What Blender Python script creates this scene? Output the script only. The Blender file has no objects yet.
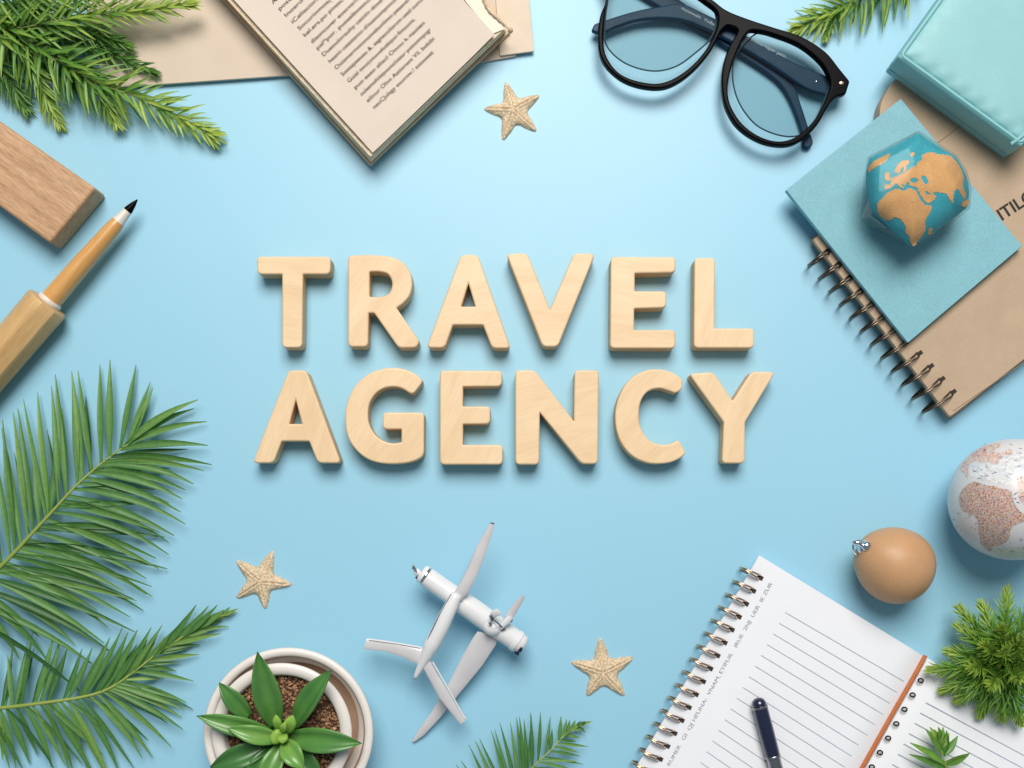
import bpy, bmesh, math, random
from mathutils import Vector, Matrix
from mathutils.geometry import delaunay_2d_cdt

random.seed(11)
SC = bpy.context.scene
COL = SC.collection
U = 0.0005            # metres per unit of the plan (the plan is measured in half millimetres)
CX, CY, H = 512.0, 505.0, 1100.0     # where the camera stands over the plan, and how high

# ------------------------------------------------------------------ plan helpers
def S(h): return (H - h) / H
def P(x, y, h=0.0):
    """plan point at height h seen at photo position x, y"""
    s = S(h)
    return Vector((CX + (x - CX) * s, CY + (y - CY) * s, h))
def W(v): return Vector(((v[0] - 512.0) * U, (384.0 - v[1]) * U, v[2] * U))
def Z(ox, oy, k):
    return lambda pts: [((ox + p[0] / k), (oy + p[1] / k)) + tuple(p[2:]) for p in pts]

class MB:
    def __init__(s): s.v = []; s.f = []; s.t = []
    def add(s, vs, fs, tint=0.5):
        o = len(s.v)
        s.v += [Vector(v) for v in vs]
        s.t += list(tint) if isinstance(tint, (list, tuple)) else [tint] * len(vs)
        s.f += [tuple(i + o for i in f) for f in fs]
        return s
    def build(s, name, mat, parent=None, smooth=True, sharp=40, recalc=True, bev=0, bseg=2):
        org = parent.matrix_world.translation if parent else None
        pts = [W(v) for v in s.v]
        loc = Vector((0, 0, 0))
        if parent is None:
            n = len(pts)
            lo = Vector((min(p.x for p in pts), min(p.y for p in pts), min(p.z for p in pts)))
            hi = Vector((max(p.x for p in pts), max(p.y for p in pts), max(p.z for p in pts)))
            loc = Vector(((lo.x + hi.x) / 2, (lo.y + hi.y) / 2, lo.z)); org = loc
        me = bpy.data.meshes.new(name)
        me.from_pydata([p - org for p in pts], [], s.f)
        a = me.attributes.new('tint', 'FLOAT', 'POINT')
        a.data.foreach_set('value', s.t)
        if recalc or bev:
            bm = bmesh.new(); bm.from_mesh(me)
            bmesh.ops.recalc_face_normals(bm, faces=bm.faces)
            if bev:
                es = [e for e in bm.edges if len(e.link_faces) == 2 and e.calc_face_angle(0) > math.radians(25)]
                bmesh.ops.bevel(bm, geom=es, offset=bev * U, segments=bseg, profile=0.5, affect='EDGES', clamp_overlap=True)
            bm.to_mesh(me); bm.free()
        me.shade_smooth() if smooth else me.shade_flat()
        if smooth and sharp: me.set_sharp_from_angle(angle=math.radians(sharp))
        me.materials.append(mat)
        ob = bpy.data.objects.new(name, me); COL.objects.link(ob)
        ob.location = loc
        ob.matrix_world = Matrix.Translation(loc)
        if parent is not None: 
            ob.parent = parent
            ob.location = (0, 0, 0)
            ob.matrix_world = Matrix.Translation(org)
        return ob

def tag(o, label, cat, group=None):
    o['label'] = label; o['category'] = cat
    if group: o['group'] = group
    return o
def thing(name, label, cat, at, group=None):
    o = bpy.data.objects.new(name, None); COL.objects.link(o)
    o.empty_display_size = 0.01
    o.location = W(at); o.matrix_world = Matrix.Translation(o.location)
    return tag(o, label, cat, group)

# ------------------------------------------------------------------ outlines
def spline(pts, closed=True, step=1.2):
    """(x, y) = smooth point, (x, y, r) = corner rounded with radius r"""
    n = len(pts); out = []
    V2 = [Vector((p[0], p[1])) for p in pts]
    R = [p[2] if len(p) > 2 else None for p in pts]
    rng = n if closed else n - 1
    for i in range(rng):
        j = (i + 1) % n
        a, b = V2[i], V2[j]
        d = b - a
        ta = d if (R[i] is not None or (not closed and i == 0)) else (b - V2[i - 1]) * .5
        tb = d if (R[j] is not None or (not closed and j == n - 1)) else (V2[(j + 1) % n] - a) * .5
        L = d.length
        if ta.length > 1e-9: ta = ta.normalized() * L
        if tb.length > 1e-9: tb = tb.normalized() * L
        m = max(2, int(L / step))
        for k in range(m):
            t = k / m
            h00 = 2*t**3 - 3*t**2 + 1; h10 = t**3 - 2*t**2 + t; h01 = -2*t**3 + 3*t**2; h11 = t**3 - t**2
            out.append((a*h00 + ta*h10 + b*h01 + tb*h11, R[i] if k == 0 else None))
    if not closed: out.append((V2[-1], None)); return [o[0] for o in out]
    N = len(out); dead = set(); ins = {}
    for i, (p, r) in enumerate(out):
        if not r: continue
        def walk(sg):
            rem = r; k = i; cur = p; gone = []
            for _ in range(N // 3):
                nx = (k + sg) % N; q = out[nx][0]; l = (q - cur).length
                if l >= rem: return cur.lerp(q, rem / l), gone
                rem -= l; cur = q; k = nx; gone.append(nx)
            return cur, gone
        a, g1 = walk(-1); b, g2 = walk(1)
        dead.update(g1); dead.update(g2)
        ins[i] = [(a*(1-t)**2 + p*2*t*(1-t) + b*t*t) for t in (0, .2, .4, .6, .8, 1)]
    res = []
    for i, (p, r) in enumerate(out):
        if i in ins: res += ins[i]
        elif i not in dead: res.append(p)
    return res

def inside(pt, loops):
    c = False
    for lp in loops:
        n = len(lp); j = n - 1
        for i in range(n):
            a, b = lp[i], lp[j]
            if (a[1] > pt[1]) != (b[1] > pt[1]) and pt[0] < (b[0]-a[0]) * (pt[1]-a[1]) / (b[1]-a[1]) + a[0]: c = not c
            j = i
    return c

def prism(mb, loops, h0, h1, bevel=0.0, res=2, persp=True, tint=.5, grow=0.0):
    """upright slab whose upper face has the outline (with holes) given in photo units at height h1"""
    cu = bpy.data.curves.new('tmp', 'CURVE'); cu.dimensions = '2D'; cu.fill_mode = 'BOTH'
    for lp in loops:
        sp = cu.splines.new('POLY'); sp.points.add(len(lp) - 1); sp.use_cyclic_u = True
        for p, q in zip(sp.points, lp):
            w = P(q[0], q[1], h1) if persp else q
            p.co = (w[0], -w[1], 0, 1)
    cu.extrude = max(1e-4, (h1 - h0) / 2 - bevel); cu.bevel_depth = bevel; cu.bevel_resolution = res; cu.offset = grow-bevel
    ob = bpy.data.objects.new('tmp', cu); COL.objects.link(ob)
    dg = bpy.context.evaluated_depsgraph_get()
    me = bpy.data.meshes.new_from_object(ob.evaluated_get(dg))
    zm = (h0 + h1) / 2
    mb.add([(v.co.x, -v.co.y, v.co.z + zm) for v in me.vertices], [tuple(p.vertices) for p in me.polygons], tint)
    bpy.data.objects.remove(ob); bpy.data.curves.remove(cu); bpy.data.meshes.remove(me)
    return mb

def drape(mb, loops, spacing, fun, tint=.5):
    """fill an outline with a fine triangle mesh and lay it on a surface: fun(x, y) -> plan point"""
    vs = []; es = []
    for lp in loops:
        o = len(vs); vs += [Vector((p[0], p[1])) for p in lp]
        es += [(o + i, o + (i + 1) % len(lp)) for i in range(len(lp))]
    x0 = min(v.x for v in vs); x1 = max(v.x for v in vs); y0 = min(v.y for v in vs); y1 = max(v.y for v in vs)
    y = y0 + spacing / 2
    while y < y1:
        x = x0 + spacing / 2
        while x < x1:
            q = (x + random.uniform(-.1, .1) * spacing, y + random.uniform(-.1, .1) * spacing)
            if inside(q, loops): vs.append(Vector(q))
            x += spacing
        y += spacing
    r = delaunay_2d_cdt(vs, es, [], 0, 1e-5)
    fs = []
    for f in r[2]:
        c = sum((r[0][i] for i in f), Vector((0, 0))) / len(f)
        if inside(c, loops): fs.append(tuple(f))
    mb.add([fun(v.x, v.y) for v in r[0]], fs, tint)
    return mb

def crom(pts, n):
    """n+1 points evenly along a smooth curve through 3-D points"""
    P_ = [Vector(p) for p in pts]
    fine = []
    m = len(P_)
    for i in range(m - 1):
        a, b = P_[i], P_[i + 1]
        ta = (b - P_[i - 1]) * .5 if i > 0 else (b - a)
        tb = (P_[i + 2] - a) * .5 if i + 2 < m else (b - a)
        for k in range(16):
            t = k / 16
            fine.append(a*(2*t**3-3*t**2+1) + ta*(t**3-2*t**2+t) + b*(-2*t**3+3*t**2) + tb*(t**3-t**2))
    fine.append(P_[-1])
    acc = [0]
    for i in range(1, len(fine)): acc.append(acc[-1] + (fine[i] - fine[i-1]).length)
    out = []; k = 0
    for i in range(n + 1):
        d = acc[-1] * i / n
        while k < len(acc) - 2 and acc[k + 1] < d: k += 1
        t = (d - acc[k]) / max(1e-9, acc[k+1] - acc[k])
        out.append(fine[k].lerp(fine[k + 1], min(1, t)))
    return out

def tube(mb, pts, rad, seg=10, closed=False, tint=.5, flat=1.0):
    n = len(pts); vs = []; fs = []; tn = []
    pts = [Vector(p) for p in pts]
    up = Vector((0, 0, 1))
    prev = None
    for i, p in enumerate(pts):
        if closed: d = pts[(i + 1) % n] - pts[i - 1]
        else: d = pts[min(i + 1, n - 1)] - pts[max(i - 1, 0)]
        if d.length < 1e-9: d = Vector((1, 0, 0))
        d.normalize()
        if prev is None:
            a = d.cross(up)
            if a.length < .05: a = d.cross(Vector((1, 0, 0)))
        else:
            a = prev - d * prev.dot(d)
        a.normalize(); prev = a
        b = a.cross(d)
        r = rad[i] if isinstance(rad, (list, tuple)) else rad
        for k in range(seg):
            th = 2 * math.pi * k / seg
            vs.append(p + a * math.cos(th) * r + b * math.sin(th) * r * flat)
            tn.append(tint[i] if isinstance(tint, (list, tuple)) else tint)
    for i in range(n if closed else n - 1):
        for k in range(seg):
            j = (i + 1) % n
            fs.append((i*seg + k, i*seg + (k+1) % seg, j*seg + (k+1) % seg, j*seg + k))
    if not closed:
        fs.append(tuple(range(seg))[::-1]); fs.append(tuple((n-1)*seg + k for k in range(seg)))
    mb.add(vs, fs, tn)
    return mb

def lathe(mb, base, prof, axis=(0, 0, 1), seg=72, close0=True, close1=True, twist=0.0):
    """prof: list of (radius, distance along axis)"""
    ax = Vector(axis).normalized(); base = Vector(base)
    a = ax.cross(Vector((0, 0, 1)))
    if a.length < 1e-6: a = Vector((1, 0, 0))
    a.normalize(); b = ax.cross(a)
    vs = []; fs = []
    for r, z in prof:
        for k in range(seg):
            th = 2*math.pi*k/seg + twist
            vs.append(base + ax*z + a*math.cos(th)*r + b*math.sin(th)*r)
    for i in range(len(prof) - 1):
        for k in range(seg):
            fs.append((i*seg+k, i*seg+(k+1) % seg, (i+1)*seg+(k+1) % seg, (i+1)*seg+k))
    if close0: fs.append(tuple(range(seg))[::-1])
    if close1: fs.append(tuple((len(prof)-1)*seg + k for k in range(seg)))
    mb.add(vs, fs)
    return mb

def ball(mb, c, r, seg=16, rings=10, sx=1, sy=1, sz=1, tint=.5):
    vs = [Vector(c) + Vector((0, 0, r*sz))]; fs = []
    for i in range(1, rings):
        ph = math.pi*i/rings
        for k in range(seg):
            th = 2*math.pi*k/seg
            vs.append(Vector(c) + Vector((r*sx*math.sin(ph)*math.cos(th), r*sy*math.sin(ph)*math.sin(th), r*sz*math.cos(ph))))
    vs.append(Vector(c) - Vector((0, 0, r*sz)))
    for k in range(seg):
        fs.append((0, 1+k, 1+(k+1) % seg))
        e = 1+(rings-2)*seg
        fs.append((len(vs)-1, e+(k+1) % seg, e+k))
    for i in range(rings-2):
        for k in range(seg):
            a = 1+i*seg
            fs.append((a+k, a+seg+k, a+seg+(k+1) % seg, a+(k+1) % seg))
    mb.add(vs, fs, tint)
    return mb

def sheet(mb, c, th, nu=24, nv=24, zf=None):
    """four-cornered sheet: c = (a, b, c, d) plan points, a-b along u, a-d along v; zf(u, v) lifts it"""
    a, b, cc, d = [Vector(q) for q in c]
    vs = []; fs = []
    for layer in (0, 1):
        for j in range(nv+1):
            for i in range(nu+1):
                u, v = i/nu, j/nv
                p = a*(1-u)*(1-v) + b*u*(1-v) + cc*u*v + d*(1-u)*v
                if zf: p = p + Vector((0, 0, zf(u, v)))
                vs.append(p - Vector((0, 0, th*layer)))
    o = (nu+1)*(nv+1)
    ix = lambda i, j: j*(nu+1)+i
    for j in range(nv):
        for i in range(nu):
            fs.append((ix(i, j), ix(i+1, j), ix(i+1, j+1), ix(i, j+1)))
            fs.append((o+ix(i, j), o+ix(i, j+1), o+ix(i+1, j+1), o+ix(i+1, j)))
    for i in range(nu):
        for j in (0, nv): fs.append((ix(i, j), ix(i+1, j), o+ix(i+1, j), o+ix(i, j)))
    for j in range(nv):
        for i in (0, nu): fs.append((ix(i, j), ix(i, j+1), o+ix(i, j+1), o+ix(i, j)))
    mb.add(vs, fs)
    return mb

def text(mb, s, size, x, y, ang, h, width=None, align='LEFT', zf=None, shear=0.0, stroke=0.0):
    """flat printed lettering; x, y = photo position of the baseline start; ang = degrees anticlockwise"""
    cu = bpy.data.curves.new('tmp', 'FONT'); cu.body = s; cu.size = 1.0; cu.align_x = align; cu.shear = shear; cu.offset = stroke
    cu.resolution_u = 3
    ob = bpy.data.objects.new('tmp', cu); COL.objects.link(ob)
    dg = bpy.context.evaluated_depsgraph_get()
    me = bpy.data.meshes.new_from_object(ob.evaluated_get(dg))
    kx = size * S(h); ky = kx
    xs = [v.co.x for v in me.vertices] or [0]
    if width: kx = width * S(h) / max(1e-6, max(xs))
    a = math.radians(ang); e1 = Vector((math.cos(a), -math.sin(a), 0)); e2 = Vector((-math.sin(a), -math.cos(a), 0))
    o = P(x, y, h)
    pts = [o + e1*v.co.x*kx + e2*v.co.y*ky for v in me.vertices]
    if zf: pts = [Vector((p.x, p.y, zf(p))) for p in pts]
    mb.add(pts, [tuple(p.vertices) for p in me.polygons])
    bpy.data.objects.remove(ob); bpy.data.curves.remove(cu); bpy.data.meshes.remove(me)
    return mb

# ------------------------------------------------------------------ materials
def newmat(name):
    m = bpy.data.materials.new(name); m.use_nodes = True
    nt = m.node_tree; b = nt.nodes['Principled BSDF']
    return m, nt, b
def nd(nt, t, **kw):
    n = nt.nodes.new(t)
    for k, v in kw.items():
        if k in n.inputs: n.inputs[k].default_value = v
        else: setattr(n, k, v)
    return n
def ramp(nt, stops):
    r = nt.nodes.new('ShaderNodeValToRGB'); e = r.color_ramp.elements
    e[0].position, e[0].color = stops[0][0], tuple(stops[0][1]) + (1,)
    e[1].position, e[1].color = stops[-1][0], tuple(stops[-1][1]) + (1,)
    for p, c in stops[1:-1]:
        q = e.new(p); q.color = tuple(c) + (1,)
    return r
def bump(nt, b, src, strength, dist):
    n = nd(nt, 'ShaderNodeBump'); n.inputs['Strength'].default_value = strength; n.inputs['Distance'].default_value = dist
    nt.links.new(src, n.inputs['Height']); nt.links.new(n.outputs[0], b.inputs['Normal'])
    return n

def plain(name, col, rough=.5, metal=0, var=0.06, vscale=60, bscale=0, bstr=0, coat=0, spec=.5, fine=0, fscale=2500):
    """solid colour with slight mottling, fine fleck and surface grain"""
    m, nt, b = newmat(name)
    co = nd(nt, 'ShaderNodeTexCoord')
    n = nd(nt, 'ShaderNodeTexNoise', Scale=vscale, Detail=4.0)
    nt.links.new(co.outputs['Object'], n.inputs['Vector'])
    lo = [c*(1-var) for c in col]; hi = [min(1, c*(1+var)) for c in col]
    r = ramp(nt, [(.3, lo), (.7, hi)])
    nt.links.new(n.outputs[0], r.inputs[0])
    out = r.outputs[0]
    if fine:
        n2 = nd(nt, 'ShaderNodeTexNoise', Scale=fscale, Detail=2.0)
        nt.links.new(co.outputs['Object'], n2.inputs['Vector'])
        r2 = ramp(nt, [(.3, [1-fine]*3), (.7, [1+fine*.4]*3)])
        nt.links.new(n2.outputs[0], r2.inputs[0])
        mx = nd(nt, 'ShaderNodeMix', data_type='RGBA', blend_type='MULTIPLY'); mx.inputs[0].default_value = 1
        nt.links.new(out, mx.inputs[6]); nt.links.new(r2.outputs[0], mx.inputs[7])
        out = mx.outputs[2]
    nt.links.new(out, b.inputs['Base Color'])
    b.inputs['Roughness'].default_value = rough; b.inputs['Metallic'].default_value = metal
    b.inputs['Coat Weight'].default_value = coat; b.inputs['Coat Roughness'].default_value = .08
    b.inputs['Specular IOR Level'].default_value = spec
    if bscale:
        n3 = nd(nt, 'ShaderNodeTexNoise', Scale=bscale, Detail=5.0)
        nt.links.new(co.outputs['Object'], n3.inputs['Vector'])
        bump(nt, b, n3.outputs[0], bstr, .0003)
    return m

def wood(name, stops, scale, stretch, angle=0, rough=.5, bstr=.15, randrot=False, fine=.12, coat=0):
    m, nt, b = newmat(name)
    co = nd(nt, 'ShaderNodeTexCoord')
    src = co.outputs['Object']
    if randrot:
        oi = nd(nt, 'ShaderNodeObjectInfo')
        ml = nd(nt, 'ShaderNodeMath', operation='MULTIPLY'); ml.inputs[1].default_value = 1.6
        nt.links.new(oi.outputs['Random'], ml.inputs[0])
        vr = nd(nt, 'ShaderNodeVectorRotate', rotation_type='Z_AXIS')
        nt.links.new(src, vr.inputs['Vector']); nt.links.new(ml.outputs[0], vr.inputs['Angle'])
        ad = nd(nt, 'ShaderNodeVectorMath', operation='ADD')
        sc = nd(nt, 'ShaderNodeMath', operation='MULTIPLY'); sc.inputs[1].default_value = 7
        nt.links.new(oi.outputs['Random'], sc.inputs[0])
        nt.links.new(vr.outputs[0], ad.inputs[0]); nt.links.new(sc.outputs[0], ad.inputs[1])
        src = ad.outputs[0]
    mp = nd(nt, 'ShaderNodeMapping'); mp.vector_type = 'TEXTURE'
    mp.inputs['Rotation'].default_value = (0, 0, math.radians(angle))
    mp.inputs['Scale'].default_value = (stretch, 1, 1)
    nt.links.new(src, mp.inputs['Vector'])
    n = nd(nt, 'ShaderNodeTexNoise', Scale=scale, Detail=6.0, Roughness=.6, Distortion=.6)
    nt.links.new(mp.outputs[0], n.inputs['Vector'])
    r = ramp(nt, stops); nt.links.new(n.outputs[0], r.inputs[0])
    n2 = nd(nt, 'ShaderNodeTexNoise', Scale=scale*9, Detail=3.0)
    nt.links.new(mp.outputs[0], n2.inputs['Vector'])
    r2 = ramp(nt, [(.35, [1-fine]*3), (.6, [1.0]*3)]); nt.links.new(n2.outputs[0], r2.inputs[0])
    mx = nd(nt, 'ShaderNodeMix', data_type='RGBA', blend_type='MULTIPLY'); mx.inputs[0].default_value = 1
    nt.links.new(r.outputs[0], mx.inputs[6]); nt.links.new(r2.outputs[0], mx.inputs[7])
    nt.links.new(mx.outputs[2], b.inputs['Base Color'])
    b.inputs['Roughness'].default_value = rough; b.inputs['Coat Weight'].default_value = coat
    bump(nt, b, n2.outputs[0], bstr, .0003)
    return m

def leafmat(name, stops, rough=.4, trans=.25, streak=700, spec=.5):
    m, nt, b = newmat(name)
    at = nd(nt, 'ShaderNodeAttribute', attribute_name='tint')
    co = nd(nt, 'ShaderNodeTexCoord')
    n = nd(nt, 'ShaderNodeTexNoise', Scale=streak, Detail=3.0)
    nt.links.new(co.outputs['Object'], n.inputs['Vector'])
    ma = nd(nt, 'ShaderNodeMath', operation='MULTIPLY_ADD'); ma.inputs[1].default_value = .3; ma.inputs[2].default_value = -.15
    nt.links.new(n.outputs[0], ma.inputs[0])
    ad = nd(nt, 'ShaderNodeMath', operation='ADD'); nt.links.new(at.outputs['Fac'], ad.inputs[0]); nt.links.new(ma.outputs[0], ad.inputs[1])
    r = ramp(nt, stops); nt.links.new(ad.outputs[0], r.inputs[0])
    nt.links.new(r.outputs[0], b.inputs['Base Color'])
    b.inputs['Roughness'].default_value = rough; b.inputs['Specular IOR Level'].default_value = spec
    tr = nd(nt, 'ShaderNodeBsdfTranslucent'); nt.links.new(r.outputs[0], tr.inputs['Color'])
    mx = nd(nt, 'ShaderNodeMixShader'); mx.inputs[0].default_value = trans
    nt.links.new(b.outputs[0], mx.inputs[1]); nt.links.new(tr.outputs[0], mx.inputs[2])
    nt.links.new(mx.outputs[0], nt.nodes['Material Output'].inputs['Surface'])
    return m

def clearmat(name, tint, ior=1.45, rough=.03, boost=1.0):
    """thin clear pane: lets light straight through, tinted, with a mirror-like sheen at grazing angles"""
    m, nt, b = newmat(name)
    t = nd(nt, 'ShaderNodeBsdfTransparent'); t.inputs[0].default_value = tuple(tint) + (1,)
    g = nd(nt, 'ShaderNodeBsdfGlossy'); g.inputs['Roughness'].default_value = rough
    f = nd(nt, 'ShaderNodeFresnel'); f.inputs['IOR'].default_value = ior
    ml = nd(nt, 'ShaderNodeMath', operation='MULTIPLY'); ml.inputs[1].default_value = boost; ml.use_clamp = True
    nt.links.new(f.outputs[0], ml.inputs[0])
    mx = nd(nt, 'ShaderNodeMixShader')
    nt.links.new(ml.outputs[0], mx.inputs[0]); nt.links.new(t.outputs[0], mx.inputs[1]); nt.links.new(g.outputs[0], mx.inputs[2])
    nt.links.new(mx.outputs[0], nt.nodes['Material Output'].inputs['Surface'])
    return m

M = {}
M['table'] = plain('blue_paint', (.305, .59, .755), rough=.42, var=.012, vscale=9, fine=.02, fscale=1500, bscale=2500, bstr=.03, spec=.58)
M['maple'] = wood('pale_maple', [(.25, (.76, .515, .295)), (.5, (.83, .595, .36)), (.75, (.87, .65, .41))], 95, 7, 82, rough=.42, bstr=.07, randrot=True, fine=.06)
M['maple_bounce'] = wood('maple_bounce_tone', [(.25, (.64, .385, .18)), (.5, (.74, .47, .235)), (.75, (.80, .54, .29))], 150, 5, 0, rough=.5, bstr=.15, randrot=True, fine=.14)  # letter side walls: warm interreflection painted into the wood colour
M['oak'] = wood('brown_oak', [(.25, (.44, .23, .11)), (.5, (.60, .35, .185)), (.75, (.72, .46, .27))], 330, 16, -36, rough=.55, bstr=.5, fine=.35)
M['bamboo'] = wood('honey_bamboo', [(.25, (.48, .27, .10)), (.5, (.62, .38, .16)), (.75, (.72, .48, .23))], 220, 12, 50, rough=.4, bstr=.15, fine=.12)
M['bamboo_slim'] = wood('orange_lacquered_wood', [(.25, (.58, .27, .07)), (.5, (.70, .36, .115)), (.75, (.76, .43, .16))], 260, 12, 50, rough=.3, bstr=.08, fine=.08, coat=.3)
M['paper'] = plain('cream_page', (.70, .595, .50), rough=.85, var=.025, vscale=40, fine=.05, bscale=1800, bstr=.12)
M['paper_edge'] = plain('aged_page_edge', (.85, .67, .47), rough=.9, var=.15, vscale=400, fine=.2, fscale=4000, bscale=3000, bstr=.4)
M['book_cover'] = plain('tan_book_board', (.68, .48, .31), rough=.7, var=.12, vscale=120, fine=.15, bscale=1500, bstr=.3)
M['envelope'] = plain('beige_envelope', (.66, .54, .43), rough=.85, var=.03, vscale=50, fine=.07, bscale=1800, bstr=.2)
M['cream_strip'] = plain('ivory_endpaper', (.86, .78, .64), rough=.8, var=.04, vscale=90, fine=.05, bscale=1500, bstr=.1)
M['card'] = plain('cream_card', (.72, .60, .47), rough=.8, var=.04, vscale=90, fine=.05, bscale=1500, bstr=.1)
M['kraft'] = plain('kraft_cover', (.50, .365, .25), rough=.8, var=.05, vscale=70, fine=.12, bscale=1600, bstr=.3)
M['kraft_dark'] = plain('kraft_edge', (.30, .205, .135), rough=.85, var=.12, vscale=200, fine=.2, bscale=2000, bstr=.4)
M['white_paper'] = plain('white_page', (.84, .845, .89), rough=.85, var=.012, vscale=40, fine=.03, bscale=2200, bstr=.18)
M['teal_card'] = plain('aqua_textured_card', (.225, .49, .565), rough=.6, var=.04, vscale=90, fine=.2, fscale=2600, bscale=2600, bstr=.45)
M['teal_leather'] = plain('aqua_leatherette', (.27, .545, .57), rough=.5, var=.03, vscale=70, fine=.05, bscale=1300, bstr=.35)
M['teal_dark'] = plain('aqua_seam', (.10, .36, .385), rough=.5, var=.05, vscale=200, bscale=2000, bstr=.3)
M['ink'] = plain('black_ink', (.04, .035, .032), rough=.8, var=.2, vscale=900, spec=.2)
M['ink_soft'] = plain('grey_ink', (.40, .39, .40), rough=.8, var=.35, vscale=1500, spec=.2)
M['rule'] = plain('grey_blue_rule', (.37, .42, .51), rough=.85, var=.15, vscale=900, spec=.2)
M['black'] = plain('black_acetate', (.003, .003, .004), rough=.2, var=.1, spec=.04)
M['navy_acetate'] = plain('navy_acetate', (.008, .045, .095), rough=.34, var=.2, vscale=120, spec=.16)
M['navy'] = plain('navy_lacquer', (.009, .014, .045), rough=.18, var=.1, coat=.7)
M['copper'] = plain('copper_rivet', (.85, .50, .36), rough=.3, metal=1)
M['bronze'] = plain('bronze_wire', (.74, .52, .37), rough=.26, metal=1, var=.2, vscale=400)
M['darkwire'] = plain('dark_wire', (.19, .14, .105), rough=.28, metal=1, var=.3, vscale=300)
M['steel'] = plain('brushed_steel', (.36, .37, .39), rough=.3, metal=1, var=.15, vscale=300)
M['chrome'] = plain('bright_chrome', (.72, .74, .78), rough=.1, metal=1)
M['white_gloss'] = plain('white_gloss_paint', (.80, .79, .80), rough=.22, var=.02, coat=.4)
M['wing'] = plain('pale_grey_wing', (.63, .605, .62), rough=.3, var=.05, vscale=120, coat=.2)
M['pot'] = plain('white_ceramic', (.80, .745, .70), rough=.35, var=.02, vscale=80, bscale=500, bstr=.03)
M['pot_inside'] = plain('brown_pot_lining', (.50, .34, .235), rough=.7, var=.08, vscale=120, bscale=900, bstr=.2)
M['orange'] = plain('orange_cord', (.56, .145, .03), rough=.5, var=.1, vscale=400, bscale=2500, bstr=.4)
M['egg'] = plain('tan_lacquer', (.56, .315, .16), rough=.42, var=.06, vscale=60, fine=.1, fscale=1800, bscale=700, bstr=.05, spec=.35)
M['star'] = plain('sandy_starfish', (.74, .58, .39), rough=.9, var=.12, vscale=260, fine=.42, fscale=1100, bscale=1100, bstr=1.0)
M['globe'] = plain('off_white_globe', (.70, .68, .69), rough=.4, var=.04, vscale=70, fine=.05, coat=.2)
M['cork'] = plain('orange_cork', (.70, .37, .15), rough=.9, var=.08, vscale=150, fine=.3, fscale=2800, bscale=2800, bstr=.4)
M['sea'] = plain('teal_resin', (.06, .36, .44), rough=.7, var=.08, vscale=200, fine=.25, fscale=2600, bscale=2000, bstr=.05, spec=.05)
M['glass'] = clearmat('clear_resin', (.985, .998, .998), 1.45, .07, .4)
M['lens_clear'] = clearmat('clear_pane', (.96, .98, .985), 1.4, .2, .012)
M['lens'] = clearmat('lens_shadow_grey', (.86, .885, .885), 1.45, .3, .008)  # grey tint stands for the shadow cast through the lens
M['rim_shadow'] = plain('dark_rim_shadow', (.015, .06, .08), rough=.6, spec=.2)  # dark outline colour of that shadow, painted
M['tip_white'] = plain('pale_ferrule', (.72, .66, .58), rough=.4, var=.03)
M['string'] = plain('cotton_string', (.50, .40, .28), rough=.9, var=.2, vscale=900)

def soil_mat():
    m, nt, b = newmat('brown_granules')
    at = nd(nt, 'ShaderNodeAttribute', attribute_name='tint')
    r = ramp(nt, [(0, (.07, .03, .018)), (.35, (.22, .105, .05)), (.7, (.40, .215, .11)), (1, (.62, .40, .23))])
    nt.links.new(at.outputs['Fac'], r.inputs[0]); nt.links.new(r.outputs[0], b.inputs['Base Color'])
    b.inputs['Roughness'].default_value = .75
    return m
M['soil'] = soil_mat()

def speckle(name, cols, scale, dark=.5):
    """printed map colouring: tiny blotches of several inks with darker specks between"""
    m, nt, b = newmat(name)
    co = nd(nt, 'ShaderNodeTexCoord')
    v = nd(nt, 'ShaderNodeTexVoronoi', Scale=scale); nt.links.new(co.outputs['Object'], v.inputs['Vector'])
    sp = nd(nt, 'ShaderNodeSeparateColor'); nt.links.new(v.outputs['Color'], sp.inputs[0])
    r = ramp(nt, [(i/(len(cols)-1), c) for i, c in enumerate(cols)]); nt.links.new(sp.outputs[0], r.inputs[0])
    n = nd(nt, 'ShaderNodeTexNoise', Scale=scale*.9, Detail=3.0); nt.links.new(co.outputs['Object'], n.inputs['Vector'])
    r2 = ramp(nt, [(.36, [1-dark]*3), (.52, [1]*3)]); nt.links.new(n.outputs[0], r2.inputs[0])
    mx = nd(nt, 'ShaderNodeMix', data_type='RGBA', blend_type='MULTIPLY'); mx.inputs[0].default_value = 1
    nt.links.new(r.outputs[0], mx.inputs[6]); nt.links.new(r2.outputs[0], mx.inputs[7])
    nt.links.new(mx.outputs[2], b.inputs['Base Color']); b.inputs['Roughness'].default_value = .45
    b.inputs['Coat Weight'].default_value = .2
    return m
M['map_red'] = speckle('map_reds', [(.60, .27, .23), (.68, .44, .38), (.64, .52, .43), (.44, .38, .44), (.72, .50, .32), (.66, .33, .27)], 1600, .6)
M['map_pink'] = speckle('map_pinks', [(.72, .55, .5), (.70, .40, .34), (.76, .68, .64), (.66, .48, .42)], 900, .35)
M['map_pale'] = speckle('map_pale', [(.78, .77, .76), (.70, .72, .76), (.80, .76, .72), (.62, .66, .72), (.79, .78, .78)], 700, .2)
M['map_sand'] = speckle('map_sand', [(.70, .68, .56), (.66, .68, .58), (.74, .70, .62)], 700, .15)
M['map_ink'] = plain('map_ink', (.25, .27, .33), rough=.5, var=.3, vscale=600)

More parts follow.
